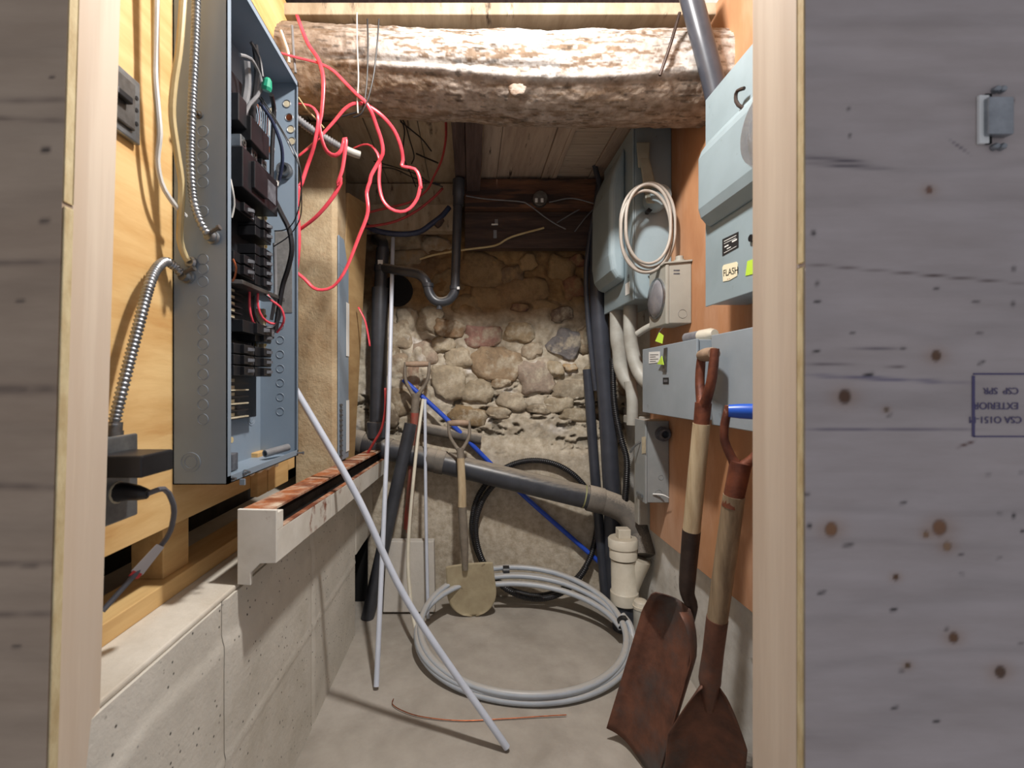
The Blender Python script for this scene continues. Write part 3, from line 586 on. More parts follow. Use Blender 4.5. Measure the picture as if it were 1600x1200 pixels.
# interior: bus mount, breakers, main breaker, bars
MB().box((XB+.004, 1.045, 1.06), (XB+.028, 1.262, 1.93)).build('bus_mount', M_black, bp_, .002)
def breaker(y0, y1, z, h=.0245, name='breaker', x1=-.537, lab=True):
    b = MB().prism([(XB+.028, 0, z), (x1-.012, 0, z), (x1-.012, 0, z+h*.18), (x1, 0, z+h*.25), (x1, 0, z+h*.75), (x1-.012, 0, z+h*.82), (x1-.012, 0, z+h*.96), (XB+.028, 0, z+h*.96)], (0, 0, 0)) if False else \
        MB().box((XB+.028, y0, z), (x1-.010, y1, z+h*.95)).box((x1-.0102, y0+(y1-y0)*.3, z+h*.06), (x1, y0+(y1-y0)*.78, z+h*.9))
    o = b.build(name, M_black, bp_, .0007, 1)
    ym = y0+(y1-y0)*.54; MB().hexa([(x1, ym-.006, z+h*.3), (x1+.009, ym+.003, z+h*.34), (x1+.009, ym+.009, z+h*.34), (x1, ym+.008, z+h*.3), (x1, ym-.006, z+h*.66), (x1+.009, ym+.003, z+h*.62), (x1+.009, ym+.009, z+h*.62), (x1, ym+.008, z+h*.66)]).build('toggle', M_brk2, o)
    if lab: MB().box((x1-.0095, y1-(y1-y0)*.2, z+h*.15), (x1-.0088, y1-.002, z+h*.8)).build('rating_label', M_brk2, o)
    MB().lathe((x1-.0099, y1-.006, z+h*.5), (1, 0, 0), [(0, .003), (.0018, .003)], 8).build('terminal_screw', M_steel, o)
for z in (1.170, 1.196, 1.222, 1.260, 1.405, 1.431, 1.457, 1.483, 1.53, 1.556): breaker(1.158, 1.248, z)
for z in (1.170, 1.196, 1.222, 1.41, 1.436, 1.56): breaker(1.052, 1.150, z)
breaker(1.085, 1.258, 1.275, .03, x1=-.532)
MB().box((XB+.028, 1.05, 1.605), (-.525, 1.24, 1.70)).box((-.5252, 1.09, 1.62), (-.516, 1.16, 1.685)).build('main_breaker', M_black, bp_, .002)
MB().box((-.5255, 1.17, 1.63), (-.5235, 1.225, 1.68)).build('main_label', M_brk2, bp_)
MB().box((XB+.028, 1.10, 1.74), (-.53, 1.20, 1.80)).box((XB+.028, 1.06, 1.765), (-.54, 1.10, 1.83)).build('lug_cover', M_black, bp_, .002)
for (y, z) in ((1.08, 1.715), (1.135, 1.712), (1.19, 1.715)):
    l = MB().box((XB+.028, y, z), (-.545, y+.03, z+.03)).build('lug', M_steel, bp_, .002); MB().lathe((-.545, y+.015, z+.015), (1, 0, 0), [(0, .008), (.002, .008), (.002, .004), (-.004, .004)], 10).build('lug_screw', M_steeld, l)
for (y, z0, z1) in ((1.272, 1.43, 1.665), (1.268, 1.25, 1.36)):
    t_ = MB().box((XB+.004, y, z0), (-.575, y+.012, z1)).build('terminal_bar', M_stab, bp_, .001)
    for k in range(int((z1-z0)/.016)): MB().lathe((-.575, y+.006, z0+.01+k*.016), (1, 0, 0), [(0, .0045), (.003, .0045), (.003, .002), (.001, .002)], 8).build('terminal_screw', M_brass, t_)
for k in range(6):
    z = 1.068+k*.0165
    MB().box((XB+.028, 1.055, z), (-.56, 1.15, z+.003)).build('stab_shelf', M_black if k % 2 else M_stab, bp_); MB().box((XB+.028, 1.07, z+.004), (-.57, 1.10, z+.012)).build('bus_stab', M_stab, bp_)
for k in range(6):
    z = 1.305+k*.0155; MB().box((XB+.028, 1.055, z), (-.565, 1.13, z+.003)).build('stab_shelf', M_black, bp_); MB().box((XB+.028, 1.065, z+.004), (-.57, 1.10, z+.011)).build('bus_stab', M_stab, bp_)
MB().hexa([(XB+.028,1.05,1.385),(-.535,1.07,1.385),(-.53,1.30,1.385),(XB+.028,1.30,1.385),(XB+.028,1.05,1.395),(-.535,1.07,1.395),(-.53,1.30,1.395),(XB+.028,1.30,1.395)]).build('divider_bar', M_steeld, bp_, .001)
def wire(pts, r, m, par=bp_, name='wire', **k): return MB().tube(pts, r, k.pop('seg', 8), **k).build(name, m, par)
PY = 1.16
wire(PP([(384,95,1.10),(386,130,1.12),(382,160,1.12),(374,200,1.12)]), .0105, M_gry)
wire(PP([(398,70,1.14),(402,110,1.16),(398,150,1.17),(392,190,1.17),(390,230,1.18)]), .008, M_blk)
wire(PP([(375,86,1.05),(392,92,1.08),(405,115,1.13),(409,132,1.14)]), .004, M_gry)
wire(PP([(392,66,1.10),(405,90,1.13),(410,120,1.14)]), .004, M_blk)
wire(PP([(409,135,1.14),(402,150,1.13),(390,163,1.12),(382,180,1.11)]), .0045, M_gry)
wire(PP([(424,148,1.20),(428,170,1.24),(427,200,1.25),(425,240,1.26),(424,300,1.27)]), .006, M_blk)
wire(PP([(405,160,1.15),(420,180,1.17),(432,205,1.20),(440,230,1.22),(441,255,1.24),(436,282,1.26)]), .0045, M_blu)
wire(PP([(436,272,1.255),(434,281,1.26),(432,290,1.26)]), .005, M_wht)
wire(PP([(408,152,1.15),(428,182,1.15),(448,215,1.15),(464,245,1.15),(471,280,1.16),(468,320,1.18),(458,348,1.2),(445,359,1.23),(429,361,1.25)]), .0016, M_blk, seg=6)
wire(PP([(404,152,1.15),(424,180,1.15),(443,210,1.15),(458,240,1.15),(468,262,1.16),(471,300,1.17),(469,340,1.2),(452,368,1.23),(428,385,1.25)]), .0016, M_blk, seg=6)
wire(PP([(428,310,1.26),(440,335,1.24),(452,360,1.22),(456,390,1.22),(450,420,1.24),(442,445,1.26),(436,480,1.27),(430,520,1.27)]), .007, M_blk)
wire(PP([(429,380,1.27),(430,420,1.28),(430,460,1.28),(424,500,1.28)]), .005, M_gry)
wire(PP([(390,455,1.16),(390,480,1.16),(394,500,1.17),(404,515,1.2)]), .0032, M_red)
wire(PP([(403,455,1.18),(403,478,1.18),(410,496,1.19),(422,505,1.21),(432,506,1.22)]), .0032, M_red)
wire(PP([(414,455,1.2),(425,470,1.2),(438,480,1.21),(444,497,1.22),(440,510,1.23),(433,519,1.24)]), .0032, M_red)
wire(PP([(398,462,1.17),(399,490,1.17),(408,508,1.18),(425,512,1.2),(436,500,1.21),(438,485,1.21),(425,468,1.2),(410,457,1.19)]), .0026, M_blk)
wire(PP([(360,280,1.0),(364,300,1.0),(366,320,1.01),(362,340,1.01)]), .0022, M_wht)
wire(PP([(364,405,1.04),(369,418,1.04),(367,432,1.05),(363,440,1.05)]), .0022, M_copper)
for k in range(7): wire([P(398+k*4, 160+k*3, 1.2), P(402+k*3.2, 180, 1.21), P(400+k*3.4, 206+k*1, 1.22)], .0016, (M_blk, M_copper, M_wht, M_gry)[k % 4], seg=6)
for k in range(5): wire([P(388+k*5, 560-k*6, 1.2), P(392+k*4, 530, 1.22), P(396+k*5, 512+k*2, 1.22)], .002, (M_gry, M_blk, M_brass, M_wht)[k % 4], seg=6)
g = MB().lathe(P(416, 142, 1.14), (.25, -.2, 1), [(0, .011), (.008, .013), (.024, .010), (.03, .005)], 10, False).build('wire_nut', M_green, bp_)
# cable clamps on the floor of the panel
for k in range(4):
    p = P(388+k*13, 735-k*4.5, 1.16+.035*k); MB().lathe(p-Vector((.012,.01,.006)), (.6,.6,.1), [(0,.012),(.008,.012),(.010,.009),(.016,.009),(.018,.012),(.026,.012)], 12).build('cable_clamp', M_cream, bp_)
MB().box((XB+.01, 1.07, ZB+.004), (XB+.06, 1.10, ZB+.045)).build('connector_block', M_brk2, bp_, .002)
MB().tube([(-.56, 1.24, ZB+.02), (-.525, 1.31, ZB+.028)], .0105, 12, hollow=.7, smooth_path=False).build('conduit_stub', M_gry, bp_)
for p in (P(360,748,YN+.02), P(382,738,1.02)): MB().lathe(p, (1, -.4, .1), [(0,.006),(.004,.006),(.004,.003),(.016,.003)], 8).build('screw', M_steel, bp_)
MB().lathe((XF, YFp-.01, ZB+.008), (1, 0, 0), [(0,.003),(.016,.003),(.016,.005),(.02,.005)], 8).build('screw', M_steel, bp_)
MB().box(P(376,748,1.0), P(382,758,.995)).build('tab', M_panel, bp_)

# armoured cables, cables
def armor(name, pts, r, label, cat, m=M_steel, pitch=.0075, parent=None, depth=.24):
    pts = [Vector(p) for p in pts]; q_, _ = catmull(pts, r, pitch/4); rr_ = [r*(1-depth*(0, 0, 1, 1)[i % 4]) for i in range(len(q_))]
    o = MB().tube(q_, rr_, 10, smooth_path=False).build(name, m, parent, sharp=False)
    return tag(o, label, cat) if label else o
armor('armored_cable', PP([(308,-60,.90),(305,60,.905),(300,170,.905),(298,250,.905),(302,310,.91),(312,345,.915),(324,366,.925)]), .0085, 'steel armoured cable hanging down the flat side of the breaker panel', 'cable')
c2 = armor('armored_cable', PP([(174,690,.765),(180,655,.765),(197,585,.78),(215,515,.80),(232,450,.83),(243,422,.86),(258,409,.90),(272,416,.925),(284,428,.935)]), .0095, 'bent steel armoured cable rising from the outlet box to the breaker panel', 'cable')
def clamp(pt, d, name, label):
    th_ = thing(name, label, 'connector', pt)
    MB().lathe(pt, d, [(0,.011),(.012,.011),(.012,.014),(.018,.014)], 12).build('collar', M_steel, th_)
    MB().lathe(Vector(pt)+Vector((.008,-.004,.004)), (.8,-.1,.35), [(0,.005),(.018,.004),(.018,.006),(.024,.006)], 8).build('clamp_screw', M_steeld, th_)
clamp(P(324,367,.932), (.3,1,-.1), 'cable_connector', 'round steel connector joining the hanging armoured cable to the panel side')
clamp(P(284,430,.932), (.2,1,0), 'cable_connector', 'steel clamp connector at the bent armoured cable on the panel side')
c3 = thing('cable_connector', 'shiny steel connector ring where the cream cable enters the panel', 'connector', P(295,409,.938))
MB().lathe(P(295,409,.938), (0,1,0), [(0,.009),(.004,.0125),(.008,.0125)], 14).build('collar', M_steel, c3)
tag(wire(PP([(290,-60,.86),(281,66,.86),(272,130,.865),(269,180,.87),(276,235,.885),(284,290,.90),(282,340,.91),(281,375,.92),(288,398,.93),(294,408,.936)]), .0065, M_nm, None, 'cream_cable'), 'cream plastic cable curving down to the side of the breaker panel', 'cable')
tag(wire(PP([(246,-60,.845),(244,66,.85),(243,120,.85),(247,170,.853),(250,210,.855),(246,250,.86),(252,285,.87),(264,308,.885),(278,326,.905),(290,338,.925)]), .0048, M_wht, None, 'white_cable'), 'white plastic cable bending behind the armoured cable on the plywood', 'cable')
tag(wire(PP([(239,-60,.85),(240,66,.85),(241,130,.85),(246,180,.853),(248,215,.857),(244,250,.86)]), .004, M_nm, None, 'thin_cable'), 'thin cream cable beside the white cable on the plywood', 'cable')
bs = thing('box_screw', 'small protruding screw in the flat side of the breaker panel', 'screw', P(311,180,YN-.004)); MB().lathe(P(311,180,YN-.0004),(0,-1,0),[(0,.008),(.002,.008),(.003,.004),(.010,.004)],10).build('head', M_steeld, bs)

# switch cover plate, outlet, adapter, plug
sw = thing('switch_cover', 'galvanized square box cover with holes on the plywood wall', 'switch plate', (XP, .79, 1.585))
p0 = XW(211,108,XP); y1 = .842
MB().box((XP+.001, .735, 1.590), (XP+.012, y1, 1.705)).build('plate', M_steel, sw, .003)
MB().box((XP+.012, .75, 1.605), (XP+.018, .822, 1.69)).build('raised_face', M_steeld, sw, .003)
for z in (1.625, 1.65, 1.672): MB().lathe((XP+.012, .831, z), (1,0,0), [(0,.004),(.0012,.004)], 10).build('hole', M_black, sw)
MB().box((XP+.018, .765, 1.64), (XP+.03, .80, 1.652)).build('toggle', M_black, sw, .002)
ob = thing('outlet_box', 'galvanized outlet box with cover low on the plywood wall', 'outlet', (XP+.02, .745, .925))
MB().box((XP+.001, .685, .93), (XP+.045, .775, 1.062)).build('box', M_steel, ob, .004)
MB().box((XP+.045, .68, .926), (XP+.052, .781, 1.066)).build('cover', M_steel, ob, .003)
MB().lathe((XP+.052, .735, .975), (1,0,0), [(0,.018),(.002,.018)], 16).build('receptacle', M_stab, ob)
MB().lathe((XP+.022, .765, 1.062), (0,.1,1), [(0,.014),(.01,.014),(.01,.012),(.024,.012)], 12).build('hub', M_steeld, ob)
ad = thing('power_adapter', 'flat black plug-in power adapter sticking out of the outlet box', 'adapter', (-.535, .73, 1.005))
MB().box((-.569, .690, 1.007), (-.498, .764, 1.041)).build('case', M_black, ad, .003)
MB().lathe((-.566, .6905, 1.024), (0,-1,0), [(0,.005),(.003,.004)], 8).build('screw', M_steel, ad)
pl = thing('extension_cord', 'black plug with grey cord and paper tag below the adapter', 'power cord', (-.54, .735, .80))
MB().tube([(-.570,.735,.975),(-.553,.735,.976),(-.535,.735,.974),(-.522,.736,.972)], [.016,.014,.012,.008], 10).build('plug', M_black, pl)
MB().tube([(-.524,.736,.972)]+PP([(256,764,.775),(268,780,.79),(272,800,.80),(266,830,.81),(252,852,.81)])+PP([(225,882,.795),(200,910,.775),(160,955,.745)]), .0046, 8).build('cord', M_cord, pl)
a_, b_ = P(249,854,.802), P(213,896,.785); d_ = (b_-a_).normalized(); n_ = Vector((.75,-.1,.55)).normalized(); w_ = d_.cross(n_).normalized()*.009
MB().prism([a_-w_*.8, a_+w_*.8, b_+w_*1.1, b_-w_*1.1], n_*.003).build('tag', M_cardtag, pl)
e_ = b_+d_*.008; MB().prism([b_-w_*.9, b_+w_*.9, e_+w_*.9, e_-w_*.9], n_*.004).build('red_mark', M_redtag, pl)

# red cables: flat jackets hung in loops
def c7(l, Y): return [P(440+x/5, 60+y/5, Y if len(r)==0 else r[0]) for (x, y, *r) in l]
def c8(l, Y): return [P(440+x/5, 280+y/5, Y if len(r)==0 else r[0]) for (x, y, *r) in l]
def red(pts, label, tw=3., m=M_red, w=.0062):
    return tag(MB().tube(pts, w, 10, flat=.5, twist=tw).build('red_cable', m, None, sharp=False), label, 'cable', 'loose red cables')
red(c7([(120,-180),(200,30),(285,160),(320,280),(325,400),(310,600),(295,680),(320,810),(360,890),(420,915),(470,870),(490,785),(502,800),(490,920),(470,1040),(430,1150)],1.385)+c8([(470,0,1.39),(420,110,1.395),(330,230,1.40),(240,320,1.41),(110,415,1.43)],1.4), 'flat red cable hanging from above and curling into a small hook before the post')
red(c7([(-20,110,1.365),(120,150,1.38),(280,190,1.39),(400,250,1.39),(500,350,1.39),(590,440,1.39),(650,490,1.39),(700,570,1.40),(740,680,1.42),(780,800,1.44),(790,900,1.45),(750,980,1.46),(700,1070,1.46)],1.4)+c8([(690,20,1.46),(665,100,1.46),(675,220,1.45),(660,310,1.45),(600,460,1.44),(530,640,1.43),(470,760,1.42),(400,840,1.42),(320,865,1.42),(250,850,1.42),(180,780,1.42),(100,715,1.42)],1.4), 'long flat red cable sweeping from the panel top down in a wide bow', 2.)
red(c7([(120,930,1.40),(260,810,1.40),(400,660,1.40),(500,545,1.40),(590,505,1.40),(680,530,1.41),(790,610,1.43),(880,720,1.46),(930,840,1.48),(948,950,1.5),(938,990,1.5),(962,1003,1.5),(1040,1020,1.5),(1075,1080,1.5),(1088,1180,1.5)],1.4)+c8([(1085,50,1.5),(1060,150,1.5),(1000,230,1.5),(930,255,1.5),(850,230,1.5),(790,160,1.5),(765,60,1.5)],1.5)+c7([(762,1080,1.5),(768,980,1.5),(750,900,1.5),(700,840,1.5),(640,830,1.5),(560,860,1.5)],1.5), 'flat red cable with a kink and a round loop beneath the log', 2.5)
red(c7([(130,512,1.37),(220,525,1.375),(270,570,1.375),(288,640,1.375),(262,800,1.385),(235,900,1.40),(200,1000,1.41),(150,1150,1.41)],1.38)+c8([(138,50,1.41),(122,200,1.41),(133,350,1.41),(136,500,1.41),(122,660,1.42),(105,750,1.43)],1.4), 'flat red cable running down close beside the breaker panel edge', 1.5)
red(PP([(696,176,1.76),(697,200,1.86),(696,222,1.94),(690,250,2.04),(678,276,2.1),(666,298,2.14),(640,316,2.15),(600,326,2.16),(572,333,2.16)]), 'dark red cable drooping from the ceiling beside the dark joist', 1., M_redd)
red(PP([(692,294,2.2),(676,310,2.2),(650,330,2.2),(620,345,2.2),(590,352,2.2),(566,354,2.2)]), 'short dark red cable crossing above the blue hose', 1., M_redd)
red(PP([(560,480,2.2),(570,500,2.2),(575,522,2.2),(578,541,2.2)]), 'short red cable end showing beside the plywood offcut', .5, M_red, .005)
red(PP([(602,606,2.19),(602,640,2.19),(596,670,2.19),(585,690,2.19),(572,712,2.2),(560,730,2.2)]), 'red cable curving over the black drain tee', .5, M_redd, .007)
# flexible conduit from the panel side
fc_ = thing('flexible_conduit', 'grey flexible conduit sticking out beside the timber post', 'conduit', P(515,220,1.40))
armor('ribbed_tube', c7([(110,620,1.348),(200,690,1.37),(300,755,1.40),(430,835,1.44),(500,870,1.46)],1.4), .0125, None, None, M_gry, .008, fc_, .2)
MB().tube(c7([(490,865,1.455),(560,895,1.47),(612,912,1.48)],1.47), .0125, 12).build('end_sleeve', M_gpvc, fc_)
tag(wire(c7([(130,460,1.35),(200,560,1.38),(280,640,1.41),(330,700,1.43)],1.4), .0025, M_nm, None, 'beige_wire'), 'short beige wire crossing the top of the timber post', 'wire')
tag(wire(c7([(-5,-60),(30,40),(52,110),(58,190)],1.375), .0042, M_wht, None, 'white_wire'), 'white wire leaving the top of the breaker panel', 'wire')
tag(wire(c7([(80,-100),(88,30),(96,150),(108,270)],1.39), .0042, M_gry, None, 'grey_wire'), 'greyish wire hanging over the end of the log beam', 'wire', 'grey wires')
tag(wire(c7([(588,-200),(590,30),(600,300),(592,480),(596,585)],1.395), .0022, M_wht, None, 'white_string'), 'thin white cord hanging straight down in front of the log', 'cord')
tag(wire(c7([(670,-150),(675,60),(668,300),(655,440),(640,520),(600,570),(540,590),(470,610)],1.40), .0026, M_blk, None, 'black_wire'), 'black wire hanging over the log and bending toward the post', 'wire', 'black wires')
tag(wire(c7([(760,-150),(745,60),(720,280),(690,420),(665,500),(620,590),(560,615)],1.39), .0026, M_blk, None, 'black_wire'), 'black wire slanting across the log beside the other black wire', 'wire', 'black wires')
for i, (l, lab) in enumerate((([(860,565),(930,640),(960,720),(950,850),(960,950),(1010,1060),(1050,1160)], 'black wire running down the pale ceiling boards'), ([(880,570),(960,660),(1000,790),(1035,920),(1015,980)], 'black wire looping short beneath the pale ceiling boards'),
      ([(930,650),(1030,730),(1100,790),(1170,880)], 'thin black wire slanting across the pale ceiling boards'), ([(720,960),(900,1010),(1050,1060),(1150,1120),(1260,1160)], 'black wire strung low along the pale boards near the joist'), ([(760,1010),(880,1020),(1060,1100),(1240,1140)], 'slack black wire under the pale boards toward the drain pipe'))):
    tag(wire([P(440+a/5, 60+b/5, min(2.15, 1.055*F/(600-60-b/5))) for a, b in l], .003, M_blk, None, 'black_wire'), lab, 'wire')
for (x0, y0, x1, y1_, lab) in ((930,650,1225,970,'thin dark stick wedged under the ceiling boards'),):
    tag(MB().tube([P(440+1050/5,60+900/5,2.1), P(440+1225/5,60+975/5,2.12)], .004, 8, smooth_path=False).build('dark_stick', M_dark), lab, 'stick')

# ================================================================== BACK: DRAIN PLUMBING
dr = thing('drain_pipe', 'black plastic drain with sloping main, stack and trap on the stone wall', 'drain', (-.1, 2.38, .45))
A, B = P(548,688,2.42), P(962,788,2.27); ax = (B-A).normalized()
MB().tube([A, A.lerp(B,.94)], .057, 24, smooth_path=False).build('main_pipe', M_abs, dr)
def coup(t0, t1, r, m=M_absd): MB().lathe(A.lerp(B,t0), ax, [(0,r*.97),(.004,r),((B-A).length*(t1-t0)-.004,r),((B-A).length*(t1-t0),r*.97)], 24).build('coupling', m, dr)
coup(0.0,.055,.064); coup(.055,.16,.061,M_abs); coup(.30,.335,.0605); coup(.335,.37,.062); coup(.90,.955,.0645)
MB().lathe(A.lerp(B,.885), ax, [(0,.0578),(.006,.0578)], 24).build('paint_ring', mat('yellow_green_ring', (150,150,104), None, .6), dr)
MB().tube([A.lerp(B,.95), P(970,795,2.26), P(988,812,2.235), P(998,838,2.20), P(1001,866,2.16)], .061, 22, step=.02).build('elbow', M_absd, dr)
MB().tube([P(998,838,2.20), P(1002,868,2.155)], .0645, 22, smooth_path=False).build('elbow_hub', M_absd, dr)
T = P(591,683,2.40); T2 = P(592,640,2.40)
MB().tube([T, P(590,668,2.40)], [.06,.056], 22, smooth_path=False).build('tee', M_abs, dr)
MB().lathe(P(590,690,2.40), (0,0,1), [(0,.05),(.05,.056),(.10,.057),(.105,.054)], 22).build('tee_hub', M_abs, dr)
MB().tube([P(590,668,2.40), P(592,560,2.40), P(594,450,2.40)], .0435, 20).build('stack', M_abs, dr)
MB().tube([P(594,470,2.40), P(596,418,2.40), P(598,388,2.40)], .034, 18).build('stack_reducer', M_abs, dr)
MB().tube([P(598,400,2.40), P(598,382,2.41), P(594,376,2.44), P(588,374,2.50)], .03, 16).build('stack_bend', M_abs, dr)
MB().lathe(P(596,424,2.40), (0,0,1), [(0,.04),(.03,.04)], 18).build('coupling', M_abs, dr)
MB().box(P(590.5,413,2.363), P(598,406,2.361)).build('sticker', M_paper, dr)
MB().tube([P(598,418,2.385), P(630,424,2.30), P(652,428,2.27), P(664,437,2.255), P(668,448,2.25)], .024, 16).build('trap_arm', M_abs, dr)
MB().tube([P(668,444,2.25), P(671,458,2.25), P(679,469,2.25), P(690,472,2.25), P(702,468,2.25), P(710,457,2.25), P(712,446,2.25)], .0235, 16).build('trap_bend', M_abs, dr)
for (px, py) in ((669,446),(711,450)): MB().lathe(P(px,py,2.25)-Vector((0,0,.008)), (0,0,1), [(0,.027),(.018,.027)], 18).build('trap_collar', M_abs, dr)
MB().lathe(P(686.5,472,2.25)-Vector((0,0,.018)), (0,0,-1), [(0,.013),(.012,.013),(.012,.016),(.018,.016)], 12).build('trap_plug', M_abs, dr)
MB().tube([P(711,450,2.25), P(713,390,2.25), P(715,330,2.25), P(717,300,2.25), P(719,281,2.25)], .0225, 16).build('trap_riser', M_abs, dr)
MB().lathe(P(716,322,2.25), (.02,0,1), [(0,.027),(.05,.027),(.055,.03),(.13,.03)], 18).build('riser_coupling', M_abs, dr)
MB().box(P(714,448,2.222), P(718,452,2.220)).build('sticker', M_paper, dr)
# secondary stub pipe behind the blue pipe
tag(MB().tube([P(655,668,2.455), P(752,686,2.44)], .03, 18, hollow=.85, smooth_path=False).build('pipe_stub', M_absd), 'short dusty black pipe stub lying on top of the sloping drain', 'pipe')
tag(MB().tube([P(642,662,2.295), P(574,966,2.24)], .032, 20, hollow=.88, smooth_path=False).build('black_pipe', M_abs), 'black plastic pipe leaning in the corner by the concrete ledge', 'pipe')
# white wye with clean-out cap
PX = (976-CX)/F*2.14
wy = thing('cleanout_wye', 'white plastic wye with square-topped clean-out cap rising from the floor', 'pipe fitting', (PX, 2.14, 0))
yv = lambda py: H-(py-CY)/F*2.14
MB().lathe((PX-.002,2.14,0), (0,0,1), [(0,.054),(yv(938)-.01,.054)], 24).build('base_pipe', M_poly, wy)
MB().lathe((PX,2.14,yv(942)), (-.03,0,1), [(0,.060),(.004,.064),(.055,.064),(.062,.058),(.20,.057),(.205,.057)], 28).build('body', M_pvc, wy)
MB().lathe((PX-.006,2.14,yv(872)), (-.03,0,1), [(0,.058),(.003,.063),(.048,.063),(.052,.060)], 28).build('hub', M_pvc, wy)
MB().lathe((PX-.008,2.14,yv(855)), (-.03,0,1), [(0,.062),(.002,.067),(.040,.067),(.046,.062)], 28).build('cap', M_pvc, wy)
MB().box((PX-.036,2.115,yv(839)-.004), (PX+.022,2.165,yv(825))).build('cap_square', M_pvc, wy, .004)
MB().tube([(PX+.01,2.145,yv(930)), (PX+.035,2.15,yv(905)), P(999,872,2.14)], [.045,.05,.054], 20).build('branch', M_pvc, wy)
so = thing('small_cleanout', 'small grey standpipe with a dusty white cap beside the wye', 'pipe fitting', P(1001,1000,2.04)*1)
sx = (1001-CX)/F*2.03
MB().lathe((sx+.0,2.03,0), (0,0,1), [(0,.031),(.155,.031)], 18).build('standpipe', M_gpvc, so)
MB().lathe((sx+.001,2.03,.15), (0,0,1), [(0,.034),(.012,.036),(.014,.031),(.03,.030),(.038,.022),(.04,.01)], 18).build('cap', M_pvc, so)

# ---------------- loose pipes
def pipe(name, pts, r, m, label, hollow=.75, seg=14, **k): return tag(MB().tube(pts, r, seg, hollow=hollow, **k).build(name, m), label, 'pipe', 'loose pipes propped about the alcove')
tip = FL(792,1168,.011); top = P(448,586,1.46)
pipe('pale_pipe', [top, P(555,770,1.475), P(640,945,1.47), tip], .0112, M_pex, 'long pale grey plastic pipe slanting from the plywood wall down to the floor')
b0 = FL(588,1073,.01); pipe('pale_pipe', [P(614,372,2.41), P(608,610,2.18)*1., P(602,760,2.03), b0], .0105, M_pex, 'slender pale grey pipe standing upright against the stone wall')
e0 = FL(668,1031,.006)
pipe('cream_tube', [P(661,624,2.38), P(650,710,2.24), P(638,850,2.12), P(641,930,2.05), P(650,985,1.98), e0], .0085, M_cream, 'bowed thin cream tube with its foot curling on the floor', seg=12)
pipe('cream_tube', [P(664,624,2.38), P(665,760,2.30), P(667,880,2.26), FL(669,966,.006)], .0085, M_pex, 'straight thin pale tube with its foot beside the concrete slab', seg=12)
pipe('blue_pipe', [P(630,593,2.41), P(700,657,2.425), P(805,762,2.45), P(936,878,2.43)], .0125, M_blue, 'bright blue plastic pipe slanting behind the black drain')
pipe('black_pipe', [P(918,577,2.405), P(930,745,2.40), P(947,940,2.39)], .0255, M_poly, 'upright black plastic pipe with a cut top beside the thick black pipe', .8, 18)
pipe('thick_black_pipe', [P(944,290,2.30), P(937,360,2.30), P(934,430,2.31), P(938,520,2.315), P(947,620,2.32), P(953,720,2.33), P(957,800,2.345), P(958,941,2.40)], .043, M_poly, 'thick black pipe rising along the wall behind the grey switch box', .85, 22)
pipe('black_hose', [P(962,236,2.13)+Vector((-.06,.14,0)), P(937,300,2.26), P(925,352,2.30), P(917,410,2.31), P(916,450,2.32), P(919,500,2.325), P(925,560,2.33), P(931,610,2.34)], .013, M_poly, 'thin black hose curving down the edge of the stone wall', .7)
# corrugated hose and dark coil
armor('corrugated_hose', PP([(957,560,2.26),(960,630,2.26),(970,683,2.24),(979,716,2.22),(979,750,2.22),(976,786,2.24)]), .0165, 'black corrugated hose dropping beside the disconnect switch', 'hose', M_blk, .009)
ch = thing('hose_coil', 'dark corrugated hose coiled loosely against the foot of the wall', 'hose', (.33, 2.42, 0))
def coilpt(a, rx, rz, cx, cz, y): return Vector((cx+rx*math.cos(a), y, cz+rz*math.sin(a)))
C0 = P(835,820,2.44)
for k, (rx, rz, dz, y, a0, a1) in enumerate(((.335,.345,0,2.44,-1.9,4.6),(.315,.33,-.015,2.405,2.2,5.7))):
    q_ = [coilpt(a0+(a1-a0)*i/28, rx, rz, C0.x, C0.z+dz, y-.0*i) for i in range(29)]
    q_ = [p+Vector((0, -.09*max(0, (.30-p.z))/.3, 0)) for p in q_]; q_ = [Vector((p.x, p.y, max(p.z, .018+.028*k))) for p in q_]
    armor('hose_turn', q_, .0155, None, None, M_blk, .010, ch, .13)
# pale hose coil on the floor
pc2 = thing('pale_hose_coil', 'pale grey hose coiled in wide loops on the concrete floor, taped together', 'hose', (.236, 2.04, 0))
def lp(a, rx, ry, cx, cy, lift):
    x = cx+rx*math.cos(a); y = cy+ry*math.sin(a); s = (y-1.62)/.74
    return Vector((x, y, .0145+.155*max(0, s)**1.3+lift))
def loop(cx, cy, rx, ry, lift, a0=0, a1=2*math.pi, n=60): return [lp(a0+(a1-a0)*i/n, rx, ry, cx, cy, lift) for i in range(n+1)]
for (cx, cy, rx, ry, li) in ((.226,1.985,.458,.362,.0),(.224,1.995,.442,.372,.026),(.220,1.975,.450,.345,.013)):
    MB().tube(loop(cx, cy, rx, ry, li), .0135, 12, step=.02).build('hose_turn', M_hose, pc2)
MB().tube(loop(.205, 1.95, .455, .322, .008, .12, 1.75, 24), .0135, 12, hollow=.7).build('hose_turn', M_hose, pc2)
MB().tube([lp(.12,.455,.362,.226,1.985,.035), lp(-.03,.470,.362,.226,1.985,.02), FL(994,1030,.014), FL(1006,1058,.014)], .0132, 12, hollow=.7).build('hose_end', M_hose, pc2)
p = lp(1.66,.45,.366,.224,1.988,.013); MB().lathe(p-Vector((.016,0,0)), (1,.02,0), [(0,.030),(.032,.030)], 16).build('tape_band', M_blk, pc2)
p = lp(.06,.452,.362,.224,1.985,.014); MB().lathe(p-Vector((0,.012,-.002)), (0,1,.2), [(0,.028),(.022,.028)], 16).build('tape_band', M_blk, pc2)
